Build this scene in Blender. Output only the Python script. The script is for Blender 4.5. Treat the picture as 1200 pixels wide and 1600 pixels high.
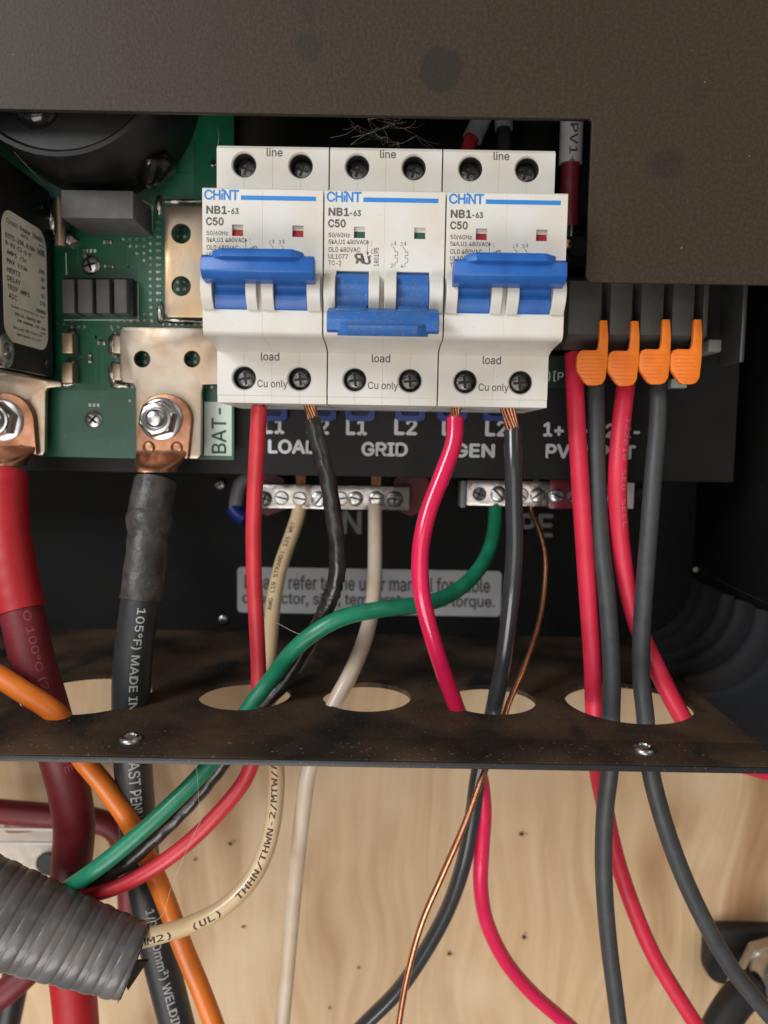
import bpy, bmesh, math, random
from mathutils import Vector, Matrix
random.seed(7)
R = math.radians
for o in list(bpy.data.objects):
    bpy.data.objects.remove(o)
SC = bpy.context.scene
COL = SC.collection
MM = 0.001

# ------------------------------------------------------------------ camera
FPX, PITCH, ROLL = 1200.0, R(5.0), R(0.95)
fwd = Vector((0, math.cos(PITCH), -math.sin(PITCH)))
up0 = Vector((0, math.sin(PITCH), math.cos(PITCH)))
rt = Vector((1, 0, 0)) * math.cos(ROLL) + up0 * math.sin(ROLL)
upv = up0 * math.cos(ROLL) - Vector((1, 0, 0)) * math.sin(ROLL)
cam_d = bpy.data.cameras.new('camera')
cam = bpy.data.objects.new('camera', cam_d)
COL.objects.link(cam)
cam_d.sensor_fit = 'VERTICAL'
cam_d.sensor_height = 32.0
cam_d.sensor_width = 24.0
cam_d.lens = 24.0
cam_d.clip_start = 0.01
cam_d.clip_end = 20
cam_d.dof.use_dof = True
cam_d.dof.focus_distance = 0.243
cam_d.dof.aperture_fstop = 9.5
mw = Matrix((rt, upv, -fwd)).transposed().to_4x4()
cam.matrix_world = mw
SC.camera = cam

# ------------------------------------------------------------------ world + lamps
W = bpy.data.worlds.new('World')
SC.world = W
W.use_nodes = True
bg = W.node_tree.nodes['Background']
bg.inputs[0].default_value = (1.0, 0.93, 0.85, 1)
bg.inputs[1].default_value = 0.17

def area(name, loc, target, sx, sy, power, color):
    d = bpy.data.lights.new(name, 'AREA')
    d.shape = 'RECTANGLE'
    d.size, d.size_y, d.energy, d.color = sx, sy, power, color
    o = bpy.data.objects.new(name, d)
    COL.objects.link(o)
    o.location = loc
    o.rotation_euler = (Vector(target) - Vector(loc)).to_track_quat('-Z', 'Y').to_euler()
    return o
area('window_light', (-0.86, -0.72, 0.66), (0, 0.27, -0.02), 0.55, 0.60, 17.0, (0.94, 0.97, 1.0))
area('doorway_light', (-0.25, -1.35, -0.15), (0, 0.3, -0.05), 1.2, 0.9, 6.5, (1.0, 0.95, 0.89))
area('low_fill_light', (-0.30, -0.75, -0.85), (0, 0.37, -0.16), 0.9, 0.6, 11.5, (1.0, 0.95, 0.91))  # added low fill that brightens the plywood below the shelf; no window there
area('warm_fill_light', (0.9, -0.5, 0.75), (0, 0.3, 0.0), 0.5, 0.5, 1.5, (1.0, 0.86, 0.70))  # added warm fill from above right, standing in for bounce off interior wood

vs = SC.view_settings
vs.view_transform = 'Standard'
vs.look = 'None'
vs.exposure = -0.18
vs.gamma = 1.0
vs.use_curve_mapping = False
SC.cycles.use_denoising = True
SC.cycles.max_bounces = 8

# ------------------------------------------------------------------ helpers
def at(px, py, Y):
    d = fwd + rt * ((px - 600) / FPX) + upv * ((800 - py) / FPX)
    return d * (Y / d.y)
def atz(px, py, z):
    d = fwd + rt * ((px - 600) / FPX) + upv * ((800 - py) / FPX)
    return d * (z / d.z)
def proj(v):
    w = v.dot(fwd)
    return 600 + FPX * v.dot(rt) / w, 800 - FPX * v.dot(upv) / w
def mpp(px, py, Y):
    return at(px, py, Y).dot(fwd) / FPX      # mm per pixel there

def S(r, g, b):
    f = lambda c: c / 12.92 if c <= 0.04045 else ((c + 0.055) / 1.055) ** 2.4
    return (f(r / 255), f(g / 255), f(b / 255), 1)

ORG = {}
def finish(o, parent):
    COL.objects.link(o)
    if parent is not None:
        o.parent = parent
        ORG[o] = ORG[parent]
    return o
def thing(name, label, cat, org, group=None, kind=None):
    o = bpy.data.objects.new(name, None)
    o.empty_display_size = 0.005
    COL.objects.link(o)
    o.location = Vector(org) * MM
    ORG[o] = Vector(org)
    if kind: o['kind'] = kind
    if label: o['label'] = label
    if cat: o['category'] = cat
    if group: o['group'] = group
    return o
def tag(o, label, cat=None, group=None, kind=None):
    o['label'] = label
    if cat: o['category'] = cat
    if group: o['group'] = group
    if kind: o['kind'] = kind
    return o

class MB:
    """collects geometry in world millimetres"""
    def __init__(s):
        s.v, s.f = [], []
    def add(s, vs_, fs_):
        n = len(s.v)
        s.v += [Vector(v) for v in vs_]
        s.f += [tuple(i + n for i in f) for f in fs_]
        return s
    def bm(s, bm):
        bm.verts.ensure_lookup_table()
        bm.verts.index_update()
        s.add([v.co.copy() for v in bm.verts], [[v.index for v in f.verts] for f in bm.faces])
        bm.free()
        return s
    def box(s, x0, x1, y0, y1, z0, z1, bev=0.0, seg=2):
        bm = bmesh.new()
        bmesh.ops.create_cube(bm, size=1)
        for v in bm.verts:
            v.co = Vector(((x0 + x1) / 2 + v.co.x * (x1 - x0), (y0 + y1) / 2 + v.co.y * (y1 - y0), (z0 + z1) / 2 + v.co.z * (z1 - z0)))
        if bev > 0:
            bmesh.ops.bevel(bm, geom=bm.edges[:], offset=bev, segments=seg, profile=0.5, affect='EDGES')
        return s.bm(bm)
    def pbox(s, px0, py0, px1, py1, Y0, Y1, bev=0.0):
        """box whose front face at depth Y0 spans these pixels, running back to Y1"""
        a = at(px0, (py0 + py1) / 2, Y0); b = at(px1, (py0 + py1) / 2, Y0)
        c = at((px0 + px1) / 2, py0, Y0); d = at((px0 + px1) / 2, py1, Y0)
        return s.box(a.x, b.x, Y0, Y1, d.z, c.z, bev)
    def prism(s, pts, ax, a0, a1, bev=0.0, seg=2):
        """polygon pts extruded along axis ax; pts are (y,z) for x, (x,z) for y, (x,y) for z"""
        def P(p, t):
            return Vector((t, p[0], p[1])) if ax == 'x' else Vector((p[0], t, p[1])) if ax == 'y' else Vector((p[0], p[1], t))
        bm = bmesh.new()
        A = [bm.verts.new(P(p, a0)) for p in pts]
        B = [bm.verts.new(P(p, a1)) for p in pts]
        n = len(pts)
        bm.faces.new(A)
        bm.faces.new(B[::-1])
        for i in range(n):
            bm.faces.new((A[i], B[i], B[(i + 1) % n], A[(i + 1) % n]))
        bmesh.ops.recalc_face_normals(bm, faces=bm.faces[:])
        if bev > 0:
            bmesh.ops.bevel(bm, geom=bm.edges[:], offset=bev, segments=seg, profile=0.5, affect='EDGES')
        return s.bm(bm)
    def lathe(s, c, axis, prof, seg=32, ref=None, cap0=True):
        """prof: list of (distance along axis, radius) from c"""
        ax = Vector(axis).normalized()
        u = Vector(ref) if ref else Vector((0, 0, 1)) if abs(ax.z) < 0.9 else Vector((1, 0, 0))
        u = (u - ax * u.dot(ax)).normalized()
        w = ax.cross(u)
        c = Vector(c)
        vs_, fs_ = [], []
        for (t, r) in prof:
            for k in range(seg):
                a = 2 * math.pi * k / seg
                vs_.append(c + ax * t + (u * math.cos(a) + w * math.sin(a)) * r)
        m = len(prof)
        for i in range(m - 1):
            for k in range(seg):
                k2 = (k + 1) % seg
                fs_.append((i * seg + k, i * seg + k2, (i + 1) * seg + k2, (i + 1) * seg + k))
        if cap0 and prof[0][1] > 1e-6: fs_.append(tuple(range(seg))[::-1])
        if prof[-1][1] > 1e-6: fs_.append(tuple((m - 1) * seg + k for k in range(seg)))
        return s.add(vs_, fs_)
    def tube(s, path, r, seg=16, caps=True):
        pts, N, B = path.p, path.n, path.b
        vs_, fs_ = [], []
        for i, p in enumerate(pts):
            rr = r(path.s[i], i) if callable(r) else r
            for k in range(seg):
                a = 2 * math.pi * k / seg
                rk = rr(a) if callable(rr) else rr
                vs_.append(p + (N[i] * math.cos(a) + B[i] * math.sin(a)) * rk)
        for i in range(len(pts) - 1):
            for k in range(seg):
                k2 = (k + 1) % seg
                fs_.append((i * seg + k, (i + 1) * seg + k, (i + 1) * seg + k2, i * seg + k2))
        if caps:
            fs_.append(tuple(range(seg)))
            fs_.append(tuple((len(pts) - 1) * seg + k for k in range(seg))[::-1])
        return s.add(vs_, fs_)
    def obj(s, name, mat, parent=None, smooth=40, label=None, cat=None, group=None, kind=None, fix=True):
        if parent is not None:
            org = ORG[parent]
        else:
            xs = [v.x for v in s.v]; ys = [v.y for v in s.v]; zs = [v.z for v in s.v]
            org = Vector(((min(xs) + max(xs)) / 2, (min(ys) + max(ys)) / 2, min(zs)))
        me = bpy.data.meshes.new(name)
        me.from_pydata([tuple((v - org) * MM) for v in s.v], [], s.f)
        if fix:
            bm = bmesh.new(); bm.from_mesh(me)
            bmesh.ops.recalc_face_normals(bm, faces=bm.faces[:])
            bm.to_mesh(me); bm.free()
        if smooth:
            for p in me.polygons: p.use_smooth = True
            me.set_sharp_from_angle(angle=R(smooth))
        me.materials.append(mat)
        o = bpy.data.objects.new(name, me)
        finish(o, parent)
        if parent is None:
            o.location = org * MM
            ORG[o] = org
        if label: o['label'] = label
        if cat: o['category'] = cat
        if group: o['group'] = group
        if kind: o['kind'] = kind
        return o

def cut(target, cutters):
    """boolean difference evaluated at once; cutters is a list of MB; world mm in, world mm MB out"""
    def tmp(mb):
        me = bpy.data.meshes.new('tmp')
        me.from_pydata([tuple(v) for v in mb.v], [], mb.f)
        bm = bmesh.new(); bm.from_mesh(me)
        bmesh.ops.recalc_face_normals(bm, faces=bm.faces[:])
        bm.to_mesh(me); bm.free()
        o = bpy.data.objects.new('tmp', me)
        COL.objects.link(o)
        return o
    t = tmp(target)
    cs = [tmp(c) for c in cutters]
    for c in cs:
        m = t.modifiers.new('b', 'BOOLEAN')
        m.operation = 'DIFFERENCE'; m.solver = 'EXACT'; m.object = c
    bpy.context.view_layer.update()
    dg = bpy.context.evaluated_depsgraph_get()
    me = bpy.data.meshes.new_from_object(t.evaluated_get(dg))
    out = MB()
    out.add([v.co.copy() for v in me.vertices], [tuple(p.vertices) for p in me.polygons])
    for o in [t] + cs:
        m = o.data
        bpy.data.objects.remove(o); bpy.data.meshes.remove(m)
    bpy.data.meshes.remove(me)
    return out
def cyl(c, axis, r, l0, l1, seg=32):
    return MB().lathe(c, axis, [(l0, r), (l1, r)], seg)

class Path:
    def __init__(s, ctrl, step=1.2, ref=(0, -1, 0)):
        P = [Vector(c) for c in ctrl]
        P = [P[0] * 2 - P[1]] + P + [P[-1] * 2 - P[-2]]
        dense = []
        for i in range(1, len(P) - 2):
            p0, p1, p2, p3 = P[i - 1:i + 3]
            t0 = 0; t1 = t0 + max((p1 - p0).length, 1e-6) ** .5; t2 = t1 + max((p2 - p1).length, 1e-6) ** .5; t3 = t2 + max((p3 - p2).length, 1e-6) ** .5
            for k in range(24):
                t = t1 + (t2 - t1) * k / 24
                A1 = p0 * ((t1 - t) / (t1 - t0)) + p1 * ((t - t0) / (t1 - t0))
                A2 = p1 * ((t2 - t) / (t2 - t1)) + p2 * ((t - t1) / (t2 - t1))
                A3 = p2 * ((t3 - t) / (t3 - t2)) + p3 * ((t - t2) / (t3 - t2))
                B1 = A1 * ((t2 - t) / (t2 - t0)) + A2 * ((t - t0) / (t2 - t0))
                B2 = A2 * ((t3 - t) / (t3 - t1)) + A3 * ((t - t1) / (t3 - t1))
                dense.append(B1 * ((t2 - t) / (t2 - t1)) + B2 * ((t - t1) / (t2 - t1)))
        dense.append(P[-2])
        L = [0]
        for a, b in zip(dense, dense[1:]): L.append(L[-1] + (b - a).length)
        n = max(3, int(L[-1] / step))
        s.p, s.s = [], []
        j = 0
        for i in range(n + 1):
            q = L[-1] * i / n
            while j < len(L) - 2 and L[j + 1] < q: j += 1
            f = (q - L[j]) / max(L[j + 1] - L[j], 1e-9)
            s.p.append(dense[j].lerp(dense[j + 1], f)); s.s.append(q)
        for _ in range(2):
            s.p = [s.p[0]] + [(a + b * 2 + c) / 4 for a, b, c in zip(s.p, s.p[1:], s.p[2:])] + [s.p[-1]]
        s.len = L[-1]
        s.t, s.n, s.b = [], [], []
        ref = Vector(ref)
        for i in range(n + 1):
            t = (s.p[min(i + 1, n)] - s.p[max(i - 1, 0)]).normalized()
            nn = (ref - t * ref.dot(t)).normalized()
            s.t.append(t); s.n.append(nn); s.b.append(t.cross(nn))
    def sub(s, s0, s1):
        q = object.__new__(Path)
        idx = [i for i in range(len(s.p)) if s0 <= s.s[i] <= s1]
        for k in 'psntb': setattr(q, k, [getattr(s, k)[i] for i in idx])
        q.len = s1 - s0
        return q
    def near(s, px, py):
        return min(range(len(s.p)), key=lambda i: (lambda q: (q[0] - px) ** 2 + (q[1] - py) ** 2)(proj(s.p[i])))
    def frame(s, d):
        d = max(0, min(d, s.len - 1e-6))
        f = d / s.len * (len(s.p) - 1)
        i = int(f); f -= i
        j = min(i + 1, len(s.p) - 1)
        return s.p[i].lerp(s.p[j], f), s.t[i].lerp(s.t[j], f).normalized(), s.n[i].lerp(s.n[j], f).normalized()

_tc = {}
def _font(fn):
    # Blender's own bundled fonts; falls back to the built-in one
    try:
        import os
        return bpy.data.fonts.load(os.path.join(bpy.utils.system_resource('DATAFILES', path='fonts'), fn))
    except Exception:
        return None
FONT, FONTM = _font('Inter.woff2'), _font('DejaVuSansMono.woff2')
def text2d(body, mono=False):
    """text outline as flat mesh; returns verts (x,y), faces, bbox"""
    k = (body, mono)
    if k in _tc: return _tc[k]
    c = bpy.data.curves.new('t', 'FONT')
    c.body = body; c.size = 1; c.resolution_u = 3
    fo = FONTM if mono else FONT
    if fo: c.font = fo
    o = bpy.data.objects.new('t', c)
    COL.objects.link(o)
    bpy.context.view_layer.update()
    me = bpy.data.meshes.new_from_object(o.evaluated_get(bpy.context.evaluated_depsgraph_get()))
    v = [(q.co.x, q.co.y) for q in me.vertices]; f = [tuple(p.vertices) for p in me.polygons]
    bpy.data.objects.remove(o); bpy.data.curves.remove(c); bpy.data.meshes.remove(me)
    xs = [q[0] for q in v]; ys = [q[1] for q in v]
    _tc[k] = (v, f, (min(xs), min(ys), max(xs), max(ys)))
    return _tc[k]
def strokes(bold):
    """offsets that thicken a letter: stacked copies, each a hair above the last"""
    return [(0, 0)] if bold <= .003 else [(0, 0), (bold, 0), (-bold, 0), (0, bold), (0, -bold)]
def flat_text(mb, body, c, X, Z, w, h, bold=0.01, mono=False):
    """fit the text into a w x h mm box centred on c with in-plane unit axes X, Z"""
    v, f, (x0, y0, x1, y1) = text2d(body, mono)
    c, X, Z = Vector(c), Vector(X), Vector(Z)
    N = X.cross(Z).normalized()
    for i, (dx, dy) in enumerate(strokes(bold)):
        mb.add([c + N * (.006 * i) + X * (((p[0] + dx - x0) / (x1 - x0) - .5) * w) + Z * (((p[1] + dy - y0) / (y1 - y0) - .5) * h) for p in v], f)
EX, EZ = Vector((1, 0, 0)), Vector((0, 0, 1))
def ptext(mb, body, cx, cy, Y, wpx, hpx, bold=0.01):
    k = mpp(cx, cy, Y)
    flat_text(mb, body, at(cx, cy, Y), EX, EZ, wpx * k, hpx * k, bold)
def tube_text(mb, path, r, body, start, cap, length, dirn=1, ang=0.0, bold=0.01, eps=0.06, mono=False):
    v, f, (x0, y0, x1, y1) = text2d(body, mono)
    bm0 = bmesh.new()
    vv = [bm0.verts.new((p[0], p[1], 0)) for p in v]
    for q in f:
        try: bm0.faces.new([vv[i] for i in q])
        except ValueError: pass
    for k in range(1, 6):
        bmesh.ops.bisect_plane(bm0, geom=bm0.verts[:] + bm0.edges[:] + bm0.faces[:], plane_co=(0, y0 + (y1 - y0) * k / 6, 0), plane_no=(0, 1, 0))
    for i, (dx, dy) in enumerate(strokes(bold)):
        bm = bm0.copy()
        for q in bm.verts:
            d = start + dirn * (q.co.x + dx - x0) / (x1 - x0) * length
            c, t, n = path.frame(d)
            t = t * dirn
            u = n.cross(t)
            a = ((q.co.y + dy - y0) / (y1 - y0) - .5) * cap / r + R(ang)
            q.co = c + (n * math.cos(a) + u * math.sin(a)) * (r + eps + .006 * i)
        mb.bm(bm)
    bm0.free()

# ------------------------------------------------------------------ materials
def mat(name, col, rough=0.5, metal=0.0, col2=None, nscale=150, nlo=0.4, nhi=0.65, bump=0.0, bscale=900, spec=0.5, coat=0.0,
        dust=None, dscale=1500, dlo=0.62, dhi=0.7, dirt=None, dirtscale=60, dirtlo=.45, dirthi=.65, rvar=0.0, stretch=None, detail=4, emit=None, sheen=0, sss=0):
    m = bpy.data.materials.new(name)
    m.use_nodes = True
    nt = m.node_tree
    b = nt.nodes['Principled BSDF']
    b.inputs['Roughness'].default_value = rough
    b.inputs['Metallic'].default_value = metal
    b.inputs['Specular IOR Level'].default_value = spec
    b.inputs['Coat Weight'].default_value = coat
    b.inputs['Coat Roughness'].default_value = 0.12
    if sss:
        b.inputs['Subsurface Weight'].default_value = sss
        b.inputs['Subsurface Radius'].default_value = (1, .6, .4)
        b.inputs['Subsurface Scale'].default_value = 0.0015
    tc = nt.nodes.new('ShaderNodeTexCoord')
    vec = tc.outputs['Object']
    if stretch:
        mp = nt.nodes.new('ShaderNodeMapping')
        mp.inputs['Scale'].default_value = stretch
        nt.links.new(vec, mp.inputs[0]); vec = mp.outputs[0]
    def noise(scale, det=4, v=None):
        n = nt.nodes.new('ShaderNodeTexNoise')
        n.inputs['Scale'].default_value = scale
        n.inputs['Detail'].default_value = det
        nt.links.new(v or vec, n.inputs['Vector'])
        return n.outputs['Fac']
    def ramp(fac, lo, hi):
        r = nt.nodes.new('ShaderNodeMapRange')
        r.inputs['From Min'].default_value = lo; r.inputs['From Max'].default_value = hi
        nt.links.new(fac, r.inputs[0]); return r.outputs[0]
    def mix(fac, a, bcol):
        x = nt.nodes.new('ShaderNodeMix'); x.data_type = 'RGBA'
        nt.links.new(fac, x.inputs[0])
        if isinstance(a, tuple): x.inputs[6].default_value = a
        else: nt.links.new(a, x.inputs[6])
        if isinstance(bcol, tuple): x.inputs[7].default_value = bcol
        else: nt.links.new(bcol, x.inputs[7])
        return x.outputs[2]
    c = col
    if col2: c = mix(ramp(noise(nscale, detail), nlo, nhi), c, col2)
    if dirt: c = mix(ramp(noise(dirtscale, 5), dirtlo, dirthi), c, dirt)
    if dust: c = mix(ramp(noise(dscale, 2), dlo, dhi), c, dust)
    if isinstance(c, tuple): b.inputs['Base Color'].default_value = c
    else: nt.links.new(c, b.inputs['Base Color'])
    if rvar:
        rr = nt.nodes.new('ShaderNodeMapRange')
        rr.inputs['From Min'].default_value = .3; rr.inputs['From Max'].default_value = .7
        rr.inputs['To Min'].default_value = max(0, rough - rvar); rr.inputs['To Max'].default_value = min(1, rough + rvar)
        nt.links.new(noise(nscale * 1.7, 4), rr.inputs[0]); nt.links.new(rr.outputs[0], b.inputs['Roughness'])
    if bump:
        bn = nt.nodes.new('ShaderNodeBump')
        bn.inputs['Strength'].default_value = 1.0
        bn.inputs['Distance'].default_value = bump * MM
        nt.links.new(noise(bscale, 3), bn.inputs['Height'])
        nt.links.new(bn.outputs[0], b.inputs['Normal'])
    m['h'] = 1
    return m, nt, b, noise, ramp, mix, tc
def M(*a, **k): return mat(*a, **k)[0]

m_white = M('breaker_plastic', S(214, 212, 206), .40, col2=S(208, 200, 186), nscale=45, bump=.012, bscale=1600, dust=S(150, 140, 125), dscale=1300, dlo=.72, dhi=.8, spec=.4)
m_blue = M('blue_plastic', S(36, 98, 176), .4, col2=S(32, 88, 162), nscale=200, bump=.02, bscale=1500, dust=S(110, 135, 175), dscale=1400, dlo=.74, dhi=.84)
m_bluedust = M('dusty_blue_plastic', S(40, 98, 172), .48, col2=S(58, 100, 156), nscale=250, bump=.03, bscale=1500, dust=S(104, 128, 170), dscale=1100, dlo=.58, dhi=.85)
m_print = M('grey_print', S(84, 82, 82), .6)
m_logo = M('blue_print', S(40, 125, 200), .5)
m_red_ind = M('red_indicator', S(150, 25, 35), .5)
m_green_ind = M('green_indicator', S(35, 82, 66), .5)
m_wellscrew = M('dark_screw_steel', (.09, .09, .087, 1), .34, 1.0, col2=(.26, .25, .24, 1), nscale=420, bump=.35, bscale=520)
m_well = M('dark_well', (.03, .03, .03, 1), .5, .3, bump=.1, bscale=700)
m_slot = M('screw_slot', (.02, .02, .02, 1), .5, .5)
m_steel = M('zinc_steel', (.58, .59, .61, 1), .27, 1.0, col2=(.52, .51, .49, 1), nscale=120)
m_tin = M('tinned_plate', (.49, .42, .34, 1), .44, 1.0, col2=(.44, .32, .22, 1), nscale=90, bump=.03, bscale=900, rvar=.1)
m_tinwarm = M('tarnished_plate', (.46, .33, .20, 1), .45, 1.0, col2=(.38, .32, .26, 1), nscale=80, bump=.04, bscale=900, rvar=.1)
m_solder = M('solder', (.55, .53, .49, 1), .36, 1.0, col2=(.3, .27, .22, 1), nscale=600, bump=.25, bscale=700)
m_copper = M('bright_copper', (.66, .32, .19, 1), .32, 1.0, col2=(.52, .23, .12, 1), nscale=500, bump=.03, bscale=1500)
m_lug = M('lug_copper', (.52, .27, .17, 1), .40, 1.0, col2=(.36, .17, .09, 1), nscale=160, bump=.05, bscale=700, rvar=.1)
m_pcb = M('green_solder_mask', S(16, 74, 50), .3, col2=S(20, 88, 62), nscale=55, bump=.02, bscale=500, spec=.6, dust=S(90, 120, 105), dscale=900, dlo=.7, dhi=.8)
m_pcb2 = M('pale_green_mask', S(38, 90, 72), .34, col2=S(30, 78, 60), nscale=55, bump=.02, bscale=500, spec=.6, dust=S(120, 140, 128), dscale=900, dlo=.7, dhi=.8)
m_silk = M('silkscreen', S(190, 200, 190), .6)
m_caps = M('grey_resin', S(78, 76, 76), .55, bump=.05, bscale=1500, col2=S(88, 85, 83), nscale=200)
m_black = M('black_enamel', (.008, .008, .009, 1), .42, spec=.3, bump=.03, bscale=1500, col2=(.016, .015, .014, 1), nscale=60, dust=(.12, .11, .09, 1), dscale=1400, dlo=.73, dhi=.8)
m_panel = M('black_panel', (.006, .0065, .0072, 1), .5, spec=.16, bump=.03, bscale=1500, col2=(.010, .0095, .009, 1), nscale=30, dust=(.15, .14, .12, 1), dscale=1200, dlo=.74, dhi=.8)
m_deck = M('dark_grey_deck', (.012, .012, .0118, 1), .55, spec=.22, bump=.03, bscale=1500, col2=(.017, .016, .014, 1), nscale=30)
m_gloss = M('glossy_black_resin', (.006, .006, .006, 1), .16, bump=.15, bscale=140, dust=(.25, .25, .25, 1), dscale=1600, dlo=.74, dhi=.78)
m_letter = M('white_lettering', S(196, 198, 202), .6)
m_letterdim = M('worn_grey_lettering', S(140, 142, 146), .6)
m_sticker = M('grey_sticker', S(190, 190, 192), .5, col2=S(182, 181, 182), nscale=80)
m_label = M('aged_label', S(226, 223, 214), .5, col2=S(214, 210, 196), nscale=90)
m_ink = M('black_ink', (.018, .018, .018, 1), .6)
m_inkbr = M('brown_ink', S(70, 52, 38), .6)
m_termblue = M('terminal_blue', S(24, 50, 120), .4)
m_lever = M('orange_lever', S(238, 128, 38), .45, bump=.02, bscale=1200, col2=S(230, 118, 32), nscale=200)
m_house = M('terminal_housing', S(62, 60, 57), .55, bump=.03, bscale=1500, col2=S(58, 55, 51), nscale=150, dust=S(110, 105, 98), dscale=1300, dlo=.7, dhi=.78)
m_redw = M('red_jacket', S(205, 52, 62), .4, coat=.15, col2=S(190, 44, 55), nscale=120, bump=.05, bscale=350, dust=S(150, 60, 60), dscale=700, dlo=.7, dhi=.82)
m_pinkw = M('pink_red_jacket', S(222, 34, 84), .22, coat=.5, col2=S(210, 28, 78), nscale=60, bump=.06, bscale=260, rvar=.1)
m_pvred = M('pv_red_jacket', S(212, 42, 70), .45, col2=S(200, 36, 62), nscale=90, bump=.04, bscale=700, dust=S(220, 120, 135), dscale=1500, dlo=.72, dhi=.8)
m_greenw = M('green_jacket', S(30, 130, 98), .38, coat=.15, col2=S(22, 114, 84), nscale=150, bump=.04, bscale=500, dust=S(80, 110, 60), dscale=500, dlo=.68, dhi=.8)
m_blackw = M('scuffed_black_jacket', (.014, .014, .014, 1), .3, coat=.3, col2=(.03, .028, .026, 1), nscale=220, bump=.28, bscale=420)
m_charw = M('charcoal_jacket', (.026, .028, .032, 1), .22, coat=.5, col2=(.034, .034, .036, 1), nscale=100, bump=.03, bscale=400)
m_pvblack = M('pv_black_jacket', (.040, .043, .047, 1), .5, col2=(.052, .054, .056, 1), nscale=180, bump=.04, bscale=1400, dust=(.14, .14, .135, 1), dscale=1500, dlo=.7, dhi=.78)
m_cream = M('cream_jacket', S(214, 190, 152), .32, coat=.3, col2=S(206, 178, 136), nscale=70, bump=.03, bscale=500)
m_whitew = M('white_jacket', S(212, 196, 178), .36, coat=.2, col2=S(204, 180, 152), nscale=80, bump=.04, bscale=500)
m_orange = M('orange_jacket', S(236, 128, 40), .42, coat=.2, col2=S(226, 116, 34), nscale=100, bump=.04, bscale=600)
m_maroon = M('maroon_jacket', S(116, 28, 38), .5, col2=S(102, 24, 34), nscale=140, bump=.05, bscale=1000, dust=S(150, 90, 95), dscale=1400, dlo=.7, dhi=.78)
m_shrinkred = M('red_heat_shrink', S(176, 22, 34), .52, col2=S(166, 20, 30), nscale=90, bump=.05, bscale=300)
m_weld = M('black_cable_jacket', (.020, .022, .025, 1), .42, col2=(.028, .029, .031, 1), nscale=120, bump=.04, bscale=900, dust=(.13, .13, .125, 1), dscale=1500, dlo=.71, dhi=.78)
m_shrinkblk = M('black_heat_shrink', (.030, .029, .029, 1), .44, col2=(.062, .056, .05, 1), nscale=160, bump=.35, bscale=400, dust=(.2, .18, .16, 1), dscale=1300, dlo=.68, dhi=.76)
m_faint = M('faint_red_print', S(196, 92, 108), .6)
m_faint2 = M('faint_maroon_print', S(156, 70, 84), .6)
m_wprint = M('white_cable_print', S(172, 174, 172), .6)
m_conduit = M('grey_conduit', S(88, 86, 88), .4, coat=.25, col2=S(112, 108, 104), nscale=70, bump=.05, bscale=900, dust=S(120, 108, 92), dscale=1300, dlo=.66, dhi=.76)
m_cdark = M('conduit_inside', S(38, 34, 30), .7)
m_sleeve = M('white_marker_sleeve', S(190, 190, 188), .45)
m_redtrans = M('red_insulator', S(96, 10, 20), .4, spec=.3)
m_greyw = M('grey_jacket', S(120, 122, 128), .4)
m_bluew = M('blue_boot', S(24, 44, 120), .4)
m_web = M('cobweb_silk', S(190, 184, 172), .7)
m_webdk = M('dusty_cobweb', S(176, 164, 148), .8)
m_rubber = M('black_rubber', (.014, .014, .014, 1), .55, bump=.03)
m_nylon = M('white_nylon', S(214, 210, 200), .4)

# ------------------------------------------------------------------ setting: plywood wall
HS = -92.0            # shelf level (mm, camera at 0)
YF, YL, YB, YP = 220.0, 236.0, 369.0, 377.0
def plywood_mat():
    m, nt, b, noise, ramp, mix, tc = mat('plywood', S(200, 172, 136), .62)
    N, L = nt.nodes, nt.links
    def mp(sc):
        q = N.new('ShaderNodeMapping'); q.inputs['Scale'].default_value = sc
        L.new(tc.outputs['Object'], q.inputs[0]); return q.outputs[0]
    warp = N.new('ShaderNodeTexNoise'); warp.inputs['Scale'].default_value = 9; warp.inputs['Detail'].default_value = 2
    L.new(mp((1, 1, .5)), warp.inputs['Vector'])
    add = N.new('ShaderNodeVectorMath'); add.operation = 'MULTIPLY_ADD'
    add.inputs[1].default_value = (.10, 0, 0.0)
    L.new(warp.outputs['Color'], add.inputs[0]); L.new(tc.outputs['Object'], add.inputs[2])
    q = N.new('ShaderNodeMapping'); q.inputs['Scale'].default_value = (1, 1, .06); L.new(add.outputs[0], q.inputs[0])
    grain = noise(170, 5, q.outputs[0])
    q2 = N.new('ShaderNodeMapping'); q2.inputs['Scale'].default_value = (1, 1, .16); L.new(add.outputs[0], q2.inputs[0])
    band = noise(34, 3, q2.outputs[0])
    blotch = noise(13, 3, mp((1, 1, .7)))
    c = mix(ramp(grain, .35, .7), S(210, 180, 142), S(190, 156, 116))
    c = mix(ramp(band, .56, .72), c, S(158, 118, 80))
    c = mix(ramp(blotch, .52, .68), c, S(222, 198, 164))
    speck = noise(260, 3, mp((1, 1, .5)))
    c = mix(ramp(speck, .77, .83), c, S(130, 94, 64))
    L.new(c, b.inputs['Base Color'])
    bn = N.new('ShaderNodeBump'); bn.inputs['Distance'].default_value = .00025; bn.inputs['Strength'].default_value = .6
    L.new(grain, bn.inputs['Height']); L.new(bn.outputs[0], b.inputs['Normal'])
    return m
m_ply = plywood_mat()
m_wooddk = M('torn_wood', S(70, 48, 30), .9)
m_woodlt = M('torn_wood_fibre', S(206, 178, 140), .8)
ply = MB().box(-420, 420, YP, YP + 12, -420, 330).obj('plywood_wall', m_ply, smooth=0)
tag(ply, 'tan plywood wall behind the black enclosure', kind='structure')
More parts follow.
